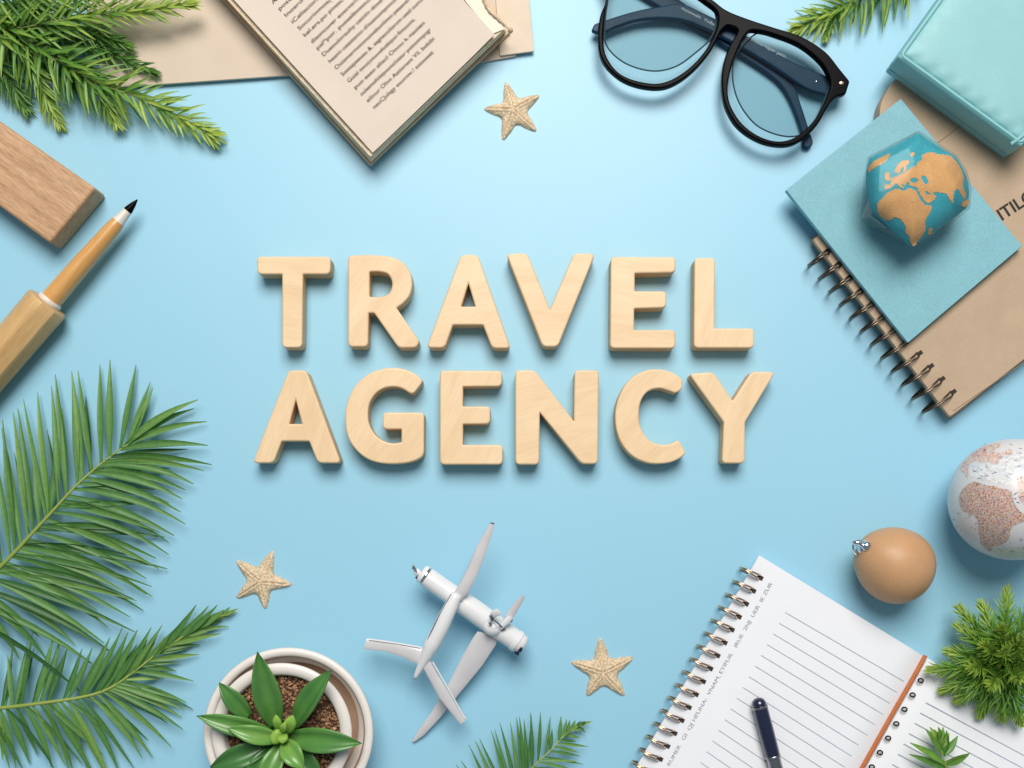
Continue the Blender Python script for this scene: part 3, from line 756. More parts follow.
# ------------------------------------------------------------------ starfish
def starfish(ctr, tp, label, hgt, seed):
    rnd = random.Random(seed)
    c = P(ctr[0], ctr[1], 3); T = [P(x, y, 2)-c for x, y in tp]
    for v in T: v.z = 0
    T.sort(key=lambda v: math.atan2(v.y, v.x))
    ol = []
    for i in range(5):
        a, b = T[i], T[(i+1) % 5]
        no = (a.normalized()+b.normalized()).normalized()*(a.length+b.length)*.5*.49
        pd = Vector((-a.y, a.x, 0)).normalized()
        ol += [(a.x - pd.x*1.3, a.y - pd.y*1.3), (a.x*1.02, a.y*1.02), (a.x + pd.x*1.3, a.y + pd.y*1.3)]
        ol += [tuple((a.lerp(no, .5) + pd*a.length*.028)[:2]), (no.x, no.y)]
        pb = Vector((b.y, -b.x, 0)).normalized()
        ol += [tuple((b.lerp(no, .5) + pb*b.length*.028)[:2])]
    ol = spline(ol, step=1.0)
    def edge(p):
        return min((Vector((p[0], p[1])) - q).length for q in ol)
    def zf(x, y):
        e = edge((x, y)); v = Vector((x, y, 0)); r_ = v.length
        best = min(range(5), key=lambda i: (v.normalized() - T[i].normalized()).length if r_ > 1e-6 else i)
        ax = T[best].normalized(); al = v.dot(ax); off = abs(v.x*ax.y - v.y*ax.x)
        z_ = hgt*(1-math.exp(-e/1.6))*(.8+.38*math.exp(-(r_/11)**2)) + 1.3*math.exp(-((off-1.5)/.8)**2)*min(1, e/2)
        z_ -= 1.5*math.exp(-(off/.55)**2)*min(1, e/1.5)*min(1, r_/4)
        z_ += rnd.uniform(-.3, .35)*min(1, e/1.2)
        return Vector((c.x+x, c.y+y, max(.25, z_)))
    mb = MB(); drape(mb, [ol], .9, zf)
    bt = len(mb.v)
    mb.add([(c.x+p.x, c.y+p.y, .25) for p in ol], [tuple(range(len(ol)))])
    o = mb.build('starfish', M['star'], sharp=0)
    return tag(o, label, 'starfish', 'small sandy starfish')
z = Z(470, 70, 9.6); starfish(z([(415, 385)])[0], z([(345,118),(660,240),(632,578),(318,662),(140,368)]), 'sandy starfish between the open book and the eyeglasses', 5.2, 1)
z = Z(220, 540, 9.6); starfish(z([(390, 400)])[0], z([(502,112),(680,428),(435,655),(160,552),(160,203)]), 'sandy starfish above the potted succulent, near the palm leaves', 5.2, 2)
z = Z(560, 630, 9.6); starfish(z([(410, 405)])[0], z([(388,82),(695,268),(616,626),(262,628),(116,312)]), 'sandy starfish between the toy plane and the white ring notebook', 5.2, 3)

# ------------------------------------------------------------------ wood block and wooden pen
mb = MB(); prism(mb, [spline([(-70, 72, 2), (95.5, 188, 4), (49.5, 243, 3), (-120, 118, 2)])], .3, 30, 3.0, 3)
tag(mb.build('wood_block', M['oak'], sharp=50), 'brown oak block with rounded edges lying below the conifer branch', 'wood block')

pen = thing('wooden_pen', 'thick honey wood pen with slim orange barrel and black nib', 'pen', (45, 310, 0))
tip = P(137.5, 199.5, 20.5); back = P(-60, 429, 22)
ax = (tip-back).normalized(); Lp = (tip-back).length
col = P(51, 304.5, 20); dcol = (col-back).dot(ax)
mb = MB()
lathe(mb, back, [(20.5, 0), (21.2, dcol-14), (21.4, dcol-3), (20.6, dcol-1), (18.6, dcol)], ax, seg=9, twist=.35)
mb.build('pen_body', M['bamboo'], pen, sharp=0, bev=2.4, bseg=4)
mb = MB(); lathe(mb, back, [(11.4, dcol-1), (12, dcol+.6), (12, dcol+3.2), (11.2, dcol+4.4)], ax, seg=40)
mb.build('collar', M['tip_white'], pen)
b2 = (P(118, 221.5, 19)-back).dot(ax); b3 = (P(128, 211.5, 19)-back).dot(ax)
mb = MB(); lathe(mb, back, [(10.2, dcol+3), (10.4, dcol+10), (9.4, dcol+50), (7.4, b2-6), (6.4, b2)], ax, seg=40)
mb.build('barrel', M['bamboo_slim'], pen)
mb = MB(); lathe(mb, back, [(6.3, b2), (5.2, b2+6), (4.4, b3)], ax, seg=32)
mb.build('ferrule', M['tip_white'], pen)
mb = MB(); lathe(mb, back, [(4.3, b3), (4.2, b3+2), (2.6, b3+9), (.5, Lp)], ax, seg=32)
mb.build('nib', M['black'], pen)

# ------------------------------------------------------------------ right: folder, ring notebook, booklet, box, paperweight
mb = MB(); prism(mb, [spline([(877.6, 189.6, .3), (880, 104, 9), (893, 81, 9), (960, 14, 3), (1016.6, 82, .3)])], .4, 19.3, .25)
tag(mb.build('kraft_folder', M['kraft'], sharp=50), 'thick brown kraft folder with rounded corner under the aqua box', 'folder')

def wire_ring(hole, out, hc, b, gap, rad, skew=.0):
    """one double-wire loop of a ring binding, through a hole and round the spine"""
    hole, out = Vector(hole), Vector(out)
    c = (hole+out)/2; a = (hole-out)/2; n = Vector((-a.y, a.x, 0)).normalized()
    mb = MB()
    for s in (-1, 1):
        pts = []
        for k in range(28):
            th = 2*math.pi*k/28
            p = c + a*math.cos(th) + n*(s*gap*(.55-.45*math.cos(th)*-1) + skew*math.sin(th))
            p.z = hc + b*math.sin(th); pts.append(p)
        tube(mb, pts, rad, 7, closed=True)
    return mb
def hole_mb(p, d, h, w=2.0, l=3.0):
    mb = MB(); d = Vector((d[0], d[1], 0)).normalized(); n = Vector((-d.y, d.x, 0)); p = Vector((p[0], p[1], h))
    mb.add([p+d*l*sx+n*w*sy for sx, sy in ((-1, -1), (1, -1), (1, 1), (-1, 1))], [(0, 1, 2, 3)])
    return mb
def ring_set(parent, pairs, hc, b, gap, rad, mat, htop, hmat='ink'):
    for hx, hy, ox, oy in pairs:
        hp, op = P(hx, hy, htop), P(ox, oy, hc)
        wire_ring(hp, op, hc, b, gap, rad).build('wire_ring', mat, parent, sharp=0)
        hole_mb(hp, hp-op, htop+.25).build('punch_hole', M[hmat], parent, recalc=False)

nb_ = thing('ring_notebook', 'brown kraft notebook with dark wire rings under the aqua booklet', 'notebook', (950, 330, 0))
def nbq(o): return spline([(813-o, 240, 5), (950-o*.3, 417+o, 3), (1130, 277, 3), (1130, 60, 3), (1030, 72, 3)])
mb = MB(); prism(mb, [nbq(3)], 8.0, 10.4, .5)
for_back = mb.build('back_cover', M['kraft_dark'], nb_)
mb = MB()
for k in range(3): prism(mb, [nbq(1.5-k*.5)], 10.6+k*2.1, 12.5+k*2.1, .3)
mb.build('pages', M['book_cover'], nb_)
mb = MB(); prism(mb, [nbq(0)], 17.0, 19.4, .6)
cov = mb.build('front_cover', M['kraft'], nb_)
mb = MB(); tube(mb, [P(953+i*8, 411-i*5.5, 19.5) for i in range(16)], .35, 5); mb.build('crease', M['kraft_dark'], cov)
mb = MB(); text(mb, 'ITILC', 17, 1001.5, 221, 33, 19.7, width=40, stroke=.018); mb.build('title_print', M['ink'], cov, smooth=False, recalc=False)
z = Z(774, 190, 3.2)
outs = [(112,240),(153,287),(190,334),(224,380),(256,422),(283,467),(308,505),(330,535),(367,578),(402,624),(432,668),(472,714)]
hls = [(178,193),(218,243),(254,290),(290,335),(327,378),(365,425),(400,470),(420,480),(456,512),(492,556),(530,602),(574,645)]
hls = [(178+i*36, 193+i*41.2) for i in range(12)]; outs = [(110+i*33.2, 240+i*43.0) for i in range(12)]
pr = [z([a])[0]+z([b])[0] for a, b in zip(hls, outs)]
ring_set(nb_, pr, 13.5, 12.2, 2.3, .85, M['darkwire'], 19.4)

mb = MB(); prism(mb, [spline([(786, 190, 1.5), (901, 98.5, 1.5), (1022.5, 246, 1.5), (908, 343, 1.5)])], 22.0, 28.5, .8, 2)
tag(mb.build('booklet', M['teal_card'], sharp=50), 'aqua textured booklet lying on the brown ring notebook under the glass globe cube', 'booklet')

bx = thing('gift_box', 'padded aqua leatherette box with stitched seams in the upper right corner', 'box', (960, 60, 19.7))
def boxq(o, h):
    A, B = (884.5, 72), (1003.5, 159); v = (118, -165)
    f = S(8)/1.0
    q = [P(A[0], A[1], 19.7), P(B[0], B[1], 19.7), P(B[0]+v[0], B[1]+v[1], 19.7), P(A[0]+v[0], A[1]+v[1], 19.7)]
    c = sum(q, Vector())/4
    return [(p+(c-p).normalized()*o) for p in q]
def pq(o, r_):
    return spline([(p.x, p.y, r_) for p in boxq(o, 0)])
mb = MB(); prism(mb, [pq(0, 3)], 19.7, 29, 1.4, 3, persp=False); mb.build('box_base', M['teal_leather'], bx, sharp=60)
mb = MB(); prism(mb, [pq(1.6, 3)], 29.05, 30.4, 0, 1, persp=False); mb.build('seam', M['teal_dark'], bx, sharp=60)
mb = MB(); prism(mb, [pq(-.6, 3)], 30.5, 57, 1.5, 3, persp=False)
lid = mb.build('lid', M['teal_leather'], bx, sharp=60)
mb = MB()      # soft padded top
q4 = boxq(5.6, 0); q4 = [Vector((p.x, p.y, 56.7)) for p in q4]
def pad(u, v):
    l1, l2 = (q4[1]-q4[0]).length, (q4[3]-q4[0]).length
    e1 = min(u, 1-u)*l1; e2 = min(v, 1-v)*l2
    return 4.4*(1-math.exp(-e1/7.0))*(1-math.exp(-e2/7.0)) + .5*math.exp(-((e1-5)/5)**2)*math.sin(v*61) + .5*math.exp(-((e2-5)/5)**2)*math.sin(u*47)
sheet(mb, q4, .5, 70, 70, pad); mb.build('padded_top', M['teal_leather'], lid, sharp=0)
mb = MB(); tube(mb, [Vector((p.x, p.y, 57.0)) for p in spline([(p.x, p.y, 4) for p in boxq(5.6, 0)], step=2)], .75, 8, closed=True); mb.build('piping', M['teal_dark'], lid)
mb = MB(); tube(mb, [Vector((p.x, p.y, 56.9)) for p in spline([(p.x, p.y, 4) for p in boxq(3.4, 0)], step=2)], 1.6, 10, closed=True); mb.build('welt', M['teal_leather'], lid)
mb = MB(); tube(mb, [Vector((p.x, p.y, 56.8)) for p in spline([(p.x, p.y, 3) for p in boxq(.8, 0)], step=2)], .55, 8, closed=True); mb.build('stitch_line', M['teal_dark'], lid)
mb = MB()      # little folded tab at the front corner
cb = boxq(0, 0)[1]
cb.z = 0
tube(mb, crom([cb+Vector((-9, -3, 56)), cb+Vector((-3, -7, 58.5)), cb+Vector((3, -13, 58.5)), cb+Vector((3, -19, 57))], 10), 1.5, 7, flat=.6)
mb.build('corner_tab', M['teal_leather'], bx)

# glass globe paperweight
gc = thing('globe_paperweight', 'clear faceted globe paperweight with cork continents on the aqua booklet', 'paperweight', (915, 195, 28.5))
z = Z(850, 110, 5.12)
sil = spline(z([(350,110,1.5),(97,240,1.5),(78,310),(80,420),(110,520),(170,578),(240,645),(312,708,1.5),(430,640),(608,503,2),(618,430),(612,370),(592,312),(545,235),(480,196)]), step=1.5)
ccx, ccy = z([(345, 400)])[0]
sil = [Vector((ccx + (p.x-ccx)*.968, ccy + (p.y-ccy)*.968)) for p in sil]
def dome(x, y, lift=0.0):
    d = Vector((x-ccx, y-ccy)); e = min(((Vector((x, y))-p).length for p in sil))
    return P(x, y, 66 + lift + 20*(1-math.exp(-e/14.0)))
mb = MB(); drape(mb, [sil], 3.2, lambda x, y: dome(x, y))
n0 = len(sil)
ring = [P(p.x, p.y, 66) for p in sil]
mid = Vector((sum(p.x for p in ring)/n0, sum(p.y for p in ring)/n0, 0))
lay = [(1.0, 66), (1.0, 64.5), (.97, 62), (.85, 60)]
vs = []; fs = []
for k, (s_, h_) in enumerate(lay):
    for p in ring:
        vs.append(Vector((mid.x+(p.x-mid.x)*s_, mid.y+(p.y-mid.y)*s_, h_)))
for k in range(len(lay)-1):
    for i in range(n0): fs.append((k*n0+i, k*n0+(i+1) % n0, (k+1)*n0+(i+1) % n0, (k+1)*n0+i))
fs.append(tuple((len(lay)-1)*n0+i for i in range(n0)))
mb.add(vs, fs)
core = mb.build('globe_core', M['sea'], gc, sharp=35)
CONT = {
 'africa': [(180,430),(205,415),(235,402),(270,412),(300,402),(330,408),(345,430),(365,465),(392,490),(418,492),(420,508),(400,545),(385,575),(388,610),(378,640),(355,670),(335,695),(318,702),(308,680),(300,650),(285,635),(283,600),(270,580),(250,560),(225,555),(195,568),(165,562),(145,540),(135,510),(140,475),(160,455)],
 'eurasia': [(178,405),(175,382),(205,378),(207,352),(225,342),(250,330),(268,318),(300,305),(318,290),(340,282),(352,262),(372,250),(368,232),(395,215),(430,212),(450,222),(480,222),(520,232),(545,255),(562,280),(580,318),(590,350),(583,380),(592,410),(600,440),(590,455),(575,430),(558,408),(542,412),(535,430),(530,478),(518,465),(505,440),(485,425),(462,425),(440,420),(420,428),(385,415),(395,432),(425,430),(442,445),(430,462),(402,480),(385,470),(365,440),(350,415),(345,400),(320,388),(300,385),(305,372),(290,368),(280,385),(262,378),(275,400),(255,395),(240,375),(225,378),(205,395),(190,408)],
 'scandinavia': [(225,312),(240,280),(265,258),(295,252),(300,268),(285,280),(290,300),(272,312),(270,290),(258,300),(252,318),(235,320)],
 'greenland': [(85,312),(88,290),(105,268),(140,245),(180,225),(200,220),(190,245),(168,268),(135,285),(110,300),(92,318)],
 'britain': [(178,345),(172,328),(185,315),(200,320),(198,338),(204,352),(192,360),(180,358)],
 'iceland': [(308,222),(325,212),(330,224),(315,234)],
 'madagascar': [(402,640),(405,615),(418,605),(424,618),(418,640),(408,648)],
 'islands': [(575,490),(590,468),(610,458),(618,475),(605,492),(588,500)],
}
LAKES = [[(308,356),(322,345),(345,352),(348,366),(328,370),(312,368)], [(365,340),(380,335),(398,352),(402,372),(385,378),(374,360)]]
for nm, pl in CONT.items():
    lp = [spline(z(pl), step=1.0)]
    if nm == 'eurasia': lp += [spline(z(l), step=1.0) for l in LAKES]
    jag = [[Vector((ccx+(p.x-ccx)*.975+random.uniform(-.5, .5), ccy+(p.y-ccy)*.975+random.uniform(-.5, .5))) for p in l] for l in lp]
    mb = MB(); drape(mb, jag, 2.2, lambda x, y: dome(x, y, .35))
    mb.build('continent', M['cork'], core, sharp=0, recalc=False)
# clear casing
def hull(pts, name, mat, parent, bev):
    bm = bmesh.new(); org = parent.matrix_world.translation
    for p in pts: bm.verts.new(W(p)-org)
    r_ = bmesh.ops.convex_hull(bm, input=bm.verts)
    bmesh.ops.delete(bm, geom=[g for g in r_['geom_interior'] if isinstance(g, bmesh.types.BMVert)], context='VERTS')
    bmesh.ops.dissolve_limit(bm, angle_limit=math.radians(9), verts=bm.verts, edges=bm.edges)
    bmesh.ops.recalc_face_normals(bm, faces=bm.faces)
    bmesh.ops.bevel(bm, geom=bm.edges[:], offset=bev*U, segments=3, profile=.5, affect='EDGES', clamp_overlap=True)
    me = bpy.data.meshes.new(name); bm.to_mesh(me); bm.free()
    me.shade_smooth(); me.set_sharp_from_angle(angle=math.radians(30)); me.materials.append(mat)
    ob = bpy.data.objects.new(name, me); COL.objects.link(ob); ob.parent = parent; ob.matrix_world = parent.matrix_world.copy()
    return ob
hp = []
for (x, y) in z([(350,104),(90,238),(70,330),(66,480),(312,716),(440,648),(616,508),(626,400),(600,310),(550,230)]): hp.append(P(x, y, 68))
for (x, y) in z([(330,170),(150,270),(140,480),(310,640),(540,480),(560,350),(480,250)]): hp.append(P(x, y, 89))
for (x, y) in z([(52,560),(100,600),(250,640),(420,640),(560,520),(560,330),(420,200),(150,300)]): hp.append(P(x, y, 36))
for (x, y) in z([(110,540),(200,610),(400,610),(530,500),(520,330),(400,260),(180,330)]): hp.append(P(x, y, 28.8))
hull(hp, 'clear_casing', M['glass'], gc, 1.0)

# ------------------------------------------------------------------ globe at the right edge
R_ = 57.6; gcen = P(1012.5, 499.5, R_)
def on_sphere(x, y, rr):
    o = Vector((CX, CY, H)); d = (Vector((x, y, 0))-o).normalized(); oc = o-gcen
    b_ = oc.dot(d); disc = b_*b_ - (oc.dot(oc)-rr*rr)
    if disc < 0:
        q_ = o + d*(-b_); return gcen + (q_-gcen).normalized()*rr
    return o + d*(-b_-math.sqrt(disc))
gb = thing('globe', 'white ball globe with speckled red Africa at the right edge', 'globe', (gcen.x, gcen.y, 0))
mb = MB(); ball(mb, gcen, R_, 96, 64); sph = mb.build('globe_ball', M['globe'], gb, sharp=0)
z = Z(940, 430, 5.49)
GM = [
 ('land_map', 'map_pale', [(165,250),(150,215),(170,185),(240,180),(300,190),(340,150),(400,120),(470,130),(560,160),(600,220),(560,300),(440,270),(400,300),(340,300),(280,285),(230,275)], 3),
 ('land_map', 'map_pink', [(112,218),(125,185),(160,140),(205,108),(262,84),(320,74),(330,90),(300,105),(330,125),(385,105),(400,130),(345,148),(305,188),(262,172),(235,182),(205,165),(178,178),(160,195),(155,232),(150,265),(135,240)], 2.2),
 ('land_map', 'map_red', [(106,360),(125,325),(150,300),(192,284),(240,298),(262,305),(300,308),(340,322),(382,332),(400,368),(418,410),(436,440),(462,462),(500,452),(505,470),(470,500),(430,515),(402,528),(384,560),(378,598),(350,622),(318,640),(292,640),(276,668),(250,655),(228,632),(216,582),(210,530),(205,490),(185,468),(150,452),(122,440),(108,405)], 2.2),
 ('land_map', 'map_pink', [(428,290),(440,255),(470,240),(530,250),(560,330),(500,400),(455,405),(430,350)], 2.5),
 ('land_map', 'map_sand', [(285,668),(330,652),(400,650),(470,640),(540,630),(520,680),(450,704),(380,700),(320,690)], 3),
]
for i, (nm, mt, pl, sp) in enumerate(GM):
    lp = spline(z(pl), step=.9); lp = [Vector((p.x+random.uniform(-.35, .35), p.y+random.uniform(-.35, .35))) for p in lp]
    mb = MB(); drape(mb, [lp], sp, lambda x, y: on_sphere(x, y, R_+.12+.05*i))
    mb.build(nm, M[mt], sph, recalc=False, sharp=0)
mb = MB()
for _ in range(70):
    x, y = random.choice([(random.uniform(160, 470), random.uniform(190, 285)), (random.uniform(230, 470), random.uniform(60, 180)), (random.uniform(300, 460), random.uniform(555, 690)), (random.uniform(60, 200), random.uniform(440, 560)), (random.uniform(390, 470), random.uniform(340, 420))])
    a = random.uniform(-.6, .6); ln = random.uniform(5, 22)
    pts = [on_sphere(*z([(x+math.cos(a)*ln*f, y+math.sin(a)*ln*f+random.uniform(-2, 2))])[0], R_+.45) for f in (0, .35, .7, 1)]
    tube(mb, pts, random.uniform(.14, .3), 4)
mb.build('map_print', M['map_ink'], sph, sharp=0)
mb = MB(); tube(mb, [on_sphere(*q_, R_+.5) for q_ in z([(395,335),(402,380),(420,425),(448,452)])], .5, 5); mb.build('sea_line', M['globe'], sph)

# ------------------------------------------------------------------ tan egg ornament
eg = thing('egg_ornament', 'tan egg shaped ornament with a small silver clasp', 'ornament', (893, 566, 0))
ec = P(892.8, 563.8, 37); ea = Vector((-1, -.52, .34)).normalized()
prof = []
for i in range(33):
    th = math.pi*i/32; a = -math.cos(th)
    rr = 36.6*math.sin(th)*(1 - .13*a)
    zz_ = a*39.0
    if a > .90: rr = max(rr, 0)
    prof.append((max(.4, rr), zz_))
k_ = [(r0 if zz0 < 32 else max(r0, 13-(zz0-32)*.8), zz0) for r0, zz0 in prof]
k_[-1] = (7.0, 39.5)
mb = MB(); lathe(mb, ec, k_, ea, seg=64); mb.build('egg_body', M['egg'], eg, sharp=0)
mb = MB(); cp = ec + ea*38
lathe(mb, cp, [(6.4, 0), (6.8, 1.2), (5.6, 3.0), (3.2, 4.2), (.4, 4.8)], ea, seg=28); mb.build('clasp_cap', M['chrome'], eg)
mb = MB(); c2 = P(868, 547.5, 50); ball(mb, P(867, 546.5, 55), 4.8, 18, 12, 1.0, 1, .7); ball(mb, P(858, 542.5, 50), 5.2, 18, 12, 1.15, .62, .8); tube(mb, [P(869, 548, 56), P(858, 543, 53)], 2.6, 10)
mb.build('clasp_bead', M['chrome'], eg, sharp=0)
mb = MB(); cc_ = P(856.5, 548.5, 42)
tube(mb, [cc_ + Vector((math.cos(t_)*3.2, math.sin(t_)*6.5, math.sin(t_)*3)) for t_ in [2*math.pi*i/24 for i in range(24)]], .9, 8, closed=True); mb.build('clasp_ring', M['steel'], eg)

# ------------------------------------------------------------------ white ring notebook, right page, pen
wn = thing('open_notebook', 'open white ruled notebook with bronze rings and orange cord in the gutter', 'notebook', (840, 690, 0))
hN = 12.0
dv = Vector((-63, 112)).normalized()
A_ = P(759.5, 555.5, hN); B_ = P(926, 657.5, hN); sp_ = Vector((-123*2.2, 212*2.2, 0))
D_ = A_ + sp_*S(hN); C_ = B_ + Vector((-63, 112, 0)).normalized()*sp_.length*S(hN)
def zpage(u, v): return -6.0*max(0, (u-.86)/.14)**2 + .9*math.sin(u*3.1)
for k in range(3):
    o = Vector((.8*k, .7*k, -2.3*(k+1)))
    mb = MB(); sheet(mb, [q_+o for q_ in (A_, B_, C_, D_)], 1.9, 24, 4, lambda u, v, k=k: zpage(u, v)*(1-.3*k)); mb.build('page_stack', M['white_paper'], wn)
mb = MB(); sheet(mb, (A_, B_, C_, D_), .7, 40, 6, zpage); lp_ = mb.build('left_page', M['white_paper'], wn)
nA = (B_-A_); nD = (D_-A_)
def onpage(x, y, lift=.12):
    p = P(x, y, hN); den = nA.x*nD.y-nA.y*nD.x; w_ = p-A_
    u = (w_.x*nD.y-w_.y*nD.x)/den; v = (nA.x*w_.y-nA.y*w_.x)/den
    return Vector((p.x, p.y, hN+zpage(min(1, max(0, u)), v)+lift))
def ribbon(mb, pts, w):
    vs = []; fs = []
    for i, p in enumerate(pts):
        d = (pts[min(i+1, len(pts)-1)]-pts[max(0, i-1)]); n_ = Vector((-d.y, d.x, 0)).normalized()*w/2
        vs += [p-n_, p+n_]
        if i: fs.append((2*i-2, 2*i-1, 2*i+1, 2*i))
    mb.add(vs, fs)
mb = MB()
for i in range(22):
    x0, y0 = 785-i*6.05, 612.3+i*10.7
    x1, y1 = 905-i*7.0, 682.0+i*11.0
    if y0 > 860: break
    ribbon(mb, [onpage(x0+(x1-x0)*f/48, y0+(y1-y0)*f/48, .3) for f in range(49)], .75)
mb.build('ruled_lines', M['rule'], lp_, smooth=False, recalc=False)
mb = MB()
ss = 'RUR. ARUE 2NJ  IRUE VNAMETIFUL, VNIF HFUNA: GI QJ RUMER, EJ? UZUE'
text(mb, "RUEI  JARE UZUE.  EJ?  RUMER   GI  QJ HFUNA:  VNAM, ETIFUIL   IRUE  2NJ  UER  IE ZUR", 5.4, 634, 830, 60.6, hN+.95, width=283)
mb.build('margin_print', M['ink_soft'], lp_, smooth=False, recalc=False)
z = Z(620, 540, 3.367)
pr = [z([(472-i*24.1, 126+i*43.6)])[0]+z([(405-i*24.4, 92+i*43.6)])[0] for i in range(19)]
ring_set(wn, pr, 9.8, 9.0, 2.0, .95, M['bronze'], hN+.9)
# right page
A2 = P(929, 659, hN-2); B2 = P(1080, 742, hN-1); 
D2 = A2 + (D_-A_).length*Vector((-63, 112, 0)).normalized(); C2 = B2 + (D2-A2)
def z2p(u, v): return -4.0*max(0, (.12-u)/.12)**2
for k in range(2):
    o = Vector((0, 0, -2.6*(k+1)))
    mb = MB(); sheet(mb, [q_+o for q_ in (A2, B2, C2, D2)], 2.0, 12, 4, z2p); mb.build('page_stack', M['white_paper'], wn)
mb = MB(); sheet(mb, (A2, B2, C2, D2), .7, 24, 6, z2p); rp_ = mb.build('right_page', M['white_paper'], wn)
mb = MB()
for i in range(14):
    x0, y0 = 926-i*5.6, 702.5+i*10.3
    ribbon(mb, [P(x0+f*10, y0+f*5.4, hN-.9) for f in range(18)], .75)
mb.build('ruled_lines', M['rule'], rp_, smooth=False, recalc=False)
mb = MB(); tube(mb, crom(SP([(925.5, 655.5, 9), (912, 680, 10), (893, 713, 10), (862, 768, 10), (820, 842, 10)]), 40), 2.0, 10); mb.build('orange_cord', M['orange'], wn)
z = Z(790, 580, 4.085)
for i in range(9):
    x, y = z([(533-i*33.3, 410+i*58.8)])[0]
    mb = MB(); c_ = P(x, y, hN-1.2)
    for s in (1,):
        tube(mb, [c_ + Vector((math.cos(t_)*2.6, math.sin(t_)*1.9, .8+.5*math.sin(t_))) for t_ in [2*math.pi*k/14 for k in range(14)]], .75, 6, closed=True)
    mb.build('binding_loop', M['black'], wn, sharp=0)

np_ = thing('fountain_pen', 'navy pen with steel barrel lying across the white ruled page', 'pen', (770, 750, 12))
t0 = P(757.5, 698, 22); t1_ = P(800, 860, 21); pa = (t1_-t0).normalized()
mb = MB(); lathe(mb, t0, [(.4, -.2), (3.2, .3), (5.6, 2.0), (6.9, 5), (7.2, 8)], pa, seg=32); mb.build('cap_end', M['navy'], np_, sharp=0)
mb = MB(); lathe(mb, t0, [(7.2, 8), (7.8, 8.4), (7.8, 10.2), (7.2, 10.6)], pa, seg=32); mb.build('cap_ring', M['steel'], np_)
mb = MB(); lathe(mb, t0, [(7.4, 10.6), (7.6, 30), (7.5, 57), (7.0, 58)], pa, seg=32); mb.build('cap', M['navy'], np_)
mb = MB(); lathe(mb, t0, [(7.4, 58), (7.7, 58.6), (7.7, 60.4), (6.8, 61), (6.6, 110), (5, 160)], pa, seg=32); mb.build('barrel', M['steel'], np_)

# ------------------------------------------------------------------ bushy plant and small sprig lower right
ctr = (1004, 664, 20)
shoots = []
tipsb = [(1007,592,40),(983,606,44),(961,610,30),(960,628,34),(950,652,28),(933,670,22),(945,690,20),(960,700,22),(981,713,20),(1003,717,24),(1020,721,26),(1034,600,40),(1050,630,40),(1046,700,30)]
for (x, y, h) in tipsb:
    shoots.append(dict(pts=[ctr, (ctr[0]+(x-ctr[0])*.4, ctr[1]+(y-ctr[1])*.4, h*.9+16), (ctr[0]+(x-ctr[0])*.75, ctr[1]+(y-ctr[1])*.75, h+8), (x, y, h)], n=26, L=24, per=6, base_t=.5, tip_t=.9, Wd=2.3, rise=.7, stem_r=1.0, ang=52))
for (x, y, h) in [(991,686,62),(1018,678,70),(1006,650,78),(985,645,64),(1022,640,74),(972,668,52),(1002,628,66),(1030,660,72)]:
    shoots.append(dict(pts=[(ctr[0], ctr[1], 26), (ctr[0]+(x-ctr[0])*.55, ctr[1]+(y-ctr[1])*.55, h*.75), (x, y, h)], n=20, L=22, per=6, base_t=.62, tip_t=1.0, Wd=2.2, stem_r=.9, ang=56))
branch('bushy_plant', 'dense bright green bushy plant beside the white notebook at right edge', 'plant', (1004, 664, 8), shoots, None, 'bush')

z = Z(790, 580, 4.085)
L4 = SP([(956, 806, 22), (947, 770, 26), (942, 752, 28), (938.5, 731, 26)])
lst = zz([(612,640,605,600),(615,650,570,600),(618,660,590,610),(622,655,625,600),(625,670,650,625),(628,690,552,608),(632,700,685,637),(640,725,735,707),(640,740,730,715),(630,740,490,665),(632,760,487,712),(625,700,640,615),(622,690,580,640),(645,770,760,780),(640,790,480,780)], z)
lv = [(a, b, c*(1.0 if i < 5 else 1.25), d + (.22 if i < 5 else 0), e) for i, (a, b, c, d, e) in enumerate(tips(L4, lst, 5.6, .5, 26, .03))]
frond('leafy_sprig', 'leafy green sprig tip lying on the right page of the white notebook', 'leaf sprig', (948, 770, 10), L4, lv, None, 1.3, 'fir')

# ------------------------------------------------------------------ potted succulent
ph = 52.0
pc = P(288, 733, ph); s_ = S(ph)
cp_ = thing('planter', 'white outer ceramic planter with brown inside holding the flower pot', 'planter', (pc.x, pc.y, 0))
mb = MB()
lathe(mb, (pc.x, pc.y, 0.3), [(56*s_, 0), (60*s_, 1.5), (74*s_, ph-12), (83*s_, ph-6), (85.2*s_, ph-3), (84.2*s_, ph-.6), (81*s_, ph), (77.5*s_, ph-1), (76.2*s_, ph-4)], seg=128, close1=False)
mb.build('planter_wall', M['pot'], cp_, sharp=0)
mb = MB(); lathe(mb, (pc.x, pc.y, 0.3), [(76.4*s_, ph-3.6), (75*s_, ph-8), (70*s_, 22), (60*s_, 12), (.5, 11)], seg=128, close0=False)
mb.build('planter_lining', M['pot_inside'], cp_, sharp=0)
ih = 58.0; ic = P(281.5, 733.5, ih); s2 = S(ih)
fp = thing('flower_pot', 'white inner flower pot filled with brown granules', 'flower pot', (ic.x, ic.y, 13))
mb = MB()
lathe(mb, (ic.x, ic.y, 13), [(46*s2, 0), (50*s2, 2), (66*s2, ih-22), (69*s2, ih-17), (70.3*s2, ih-14.6), (69*s2, ih-13.2), (64*s2, ih-12.8), (59.5*s2, ih-13.8), (57.6*s2, ih-17), (56.6*s2, ih-26), (50*s2, ih-40)], seg=128, close1=False)
mb.build('pot_wall', M['pot'], fp, sharp=0)
mb = MB(); rs = 57.6*s2
lathe(mb, (ic.x, ic.y, 0), [(rs*.98, 46), (rs*.6, 47), (.5, 47.5)], seg=48, close0=False)
mb.t = [.05]*len(mb.v)
rnd = random.Random(5)
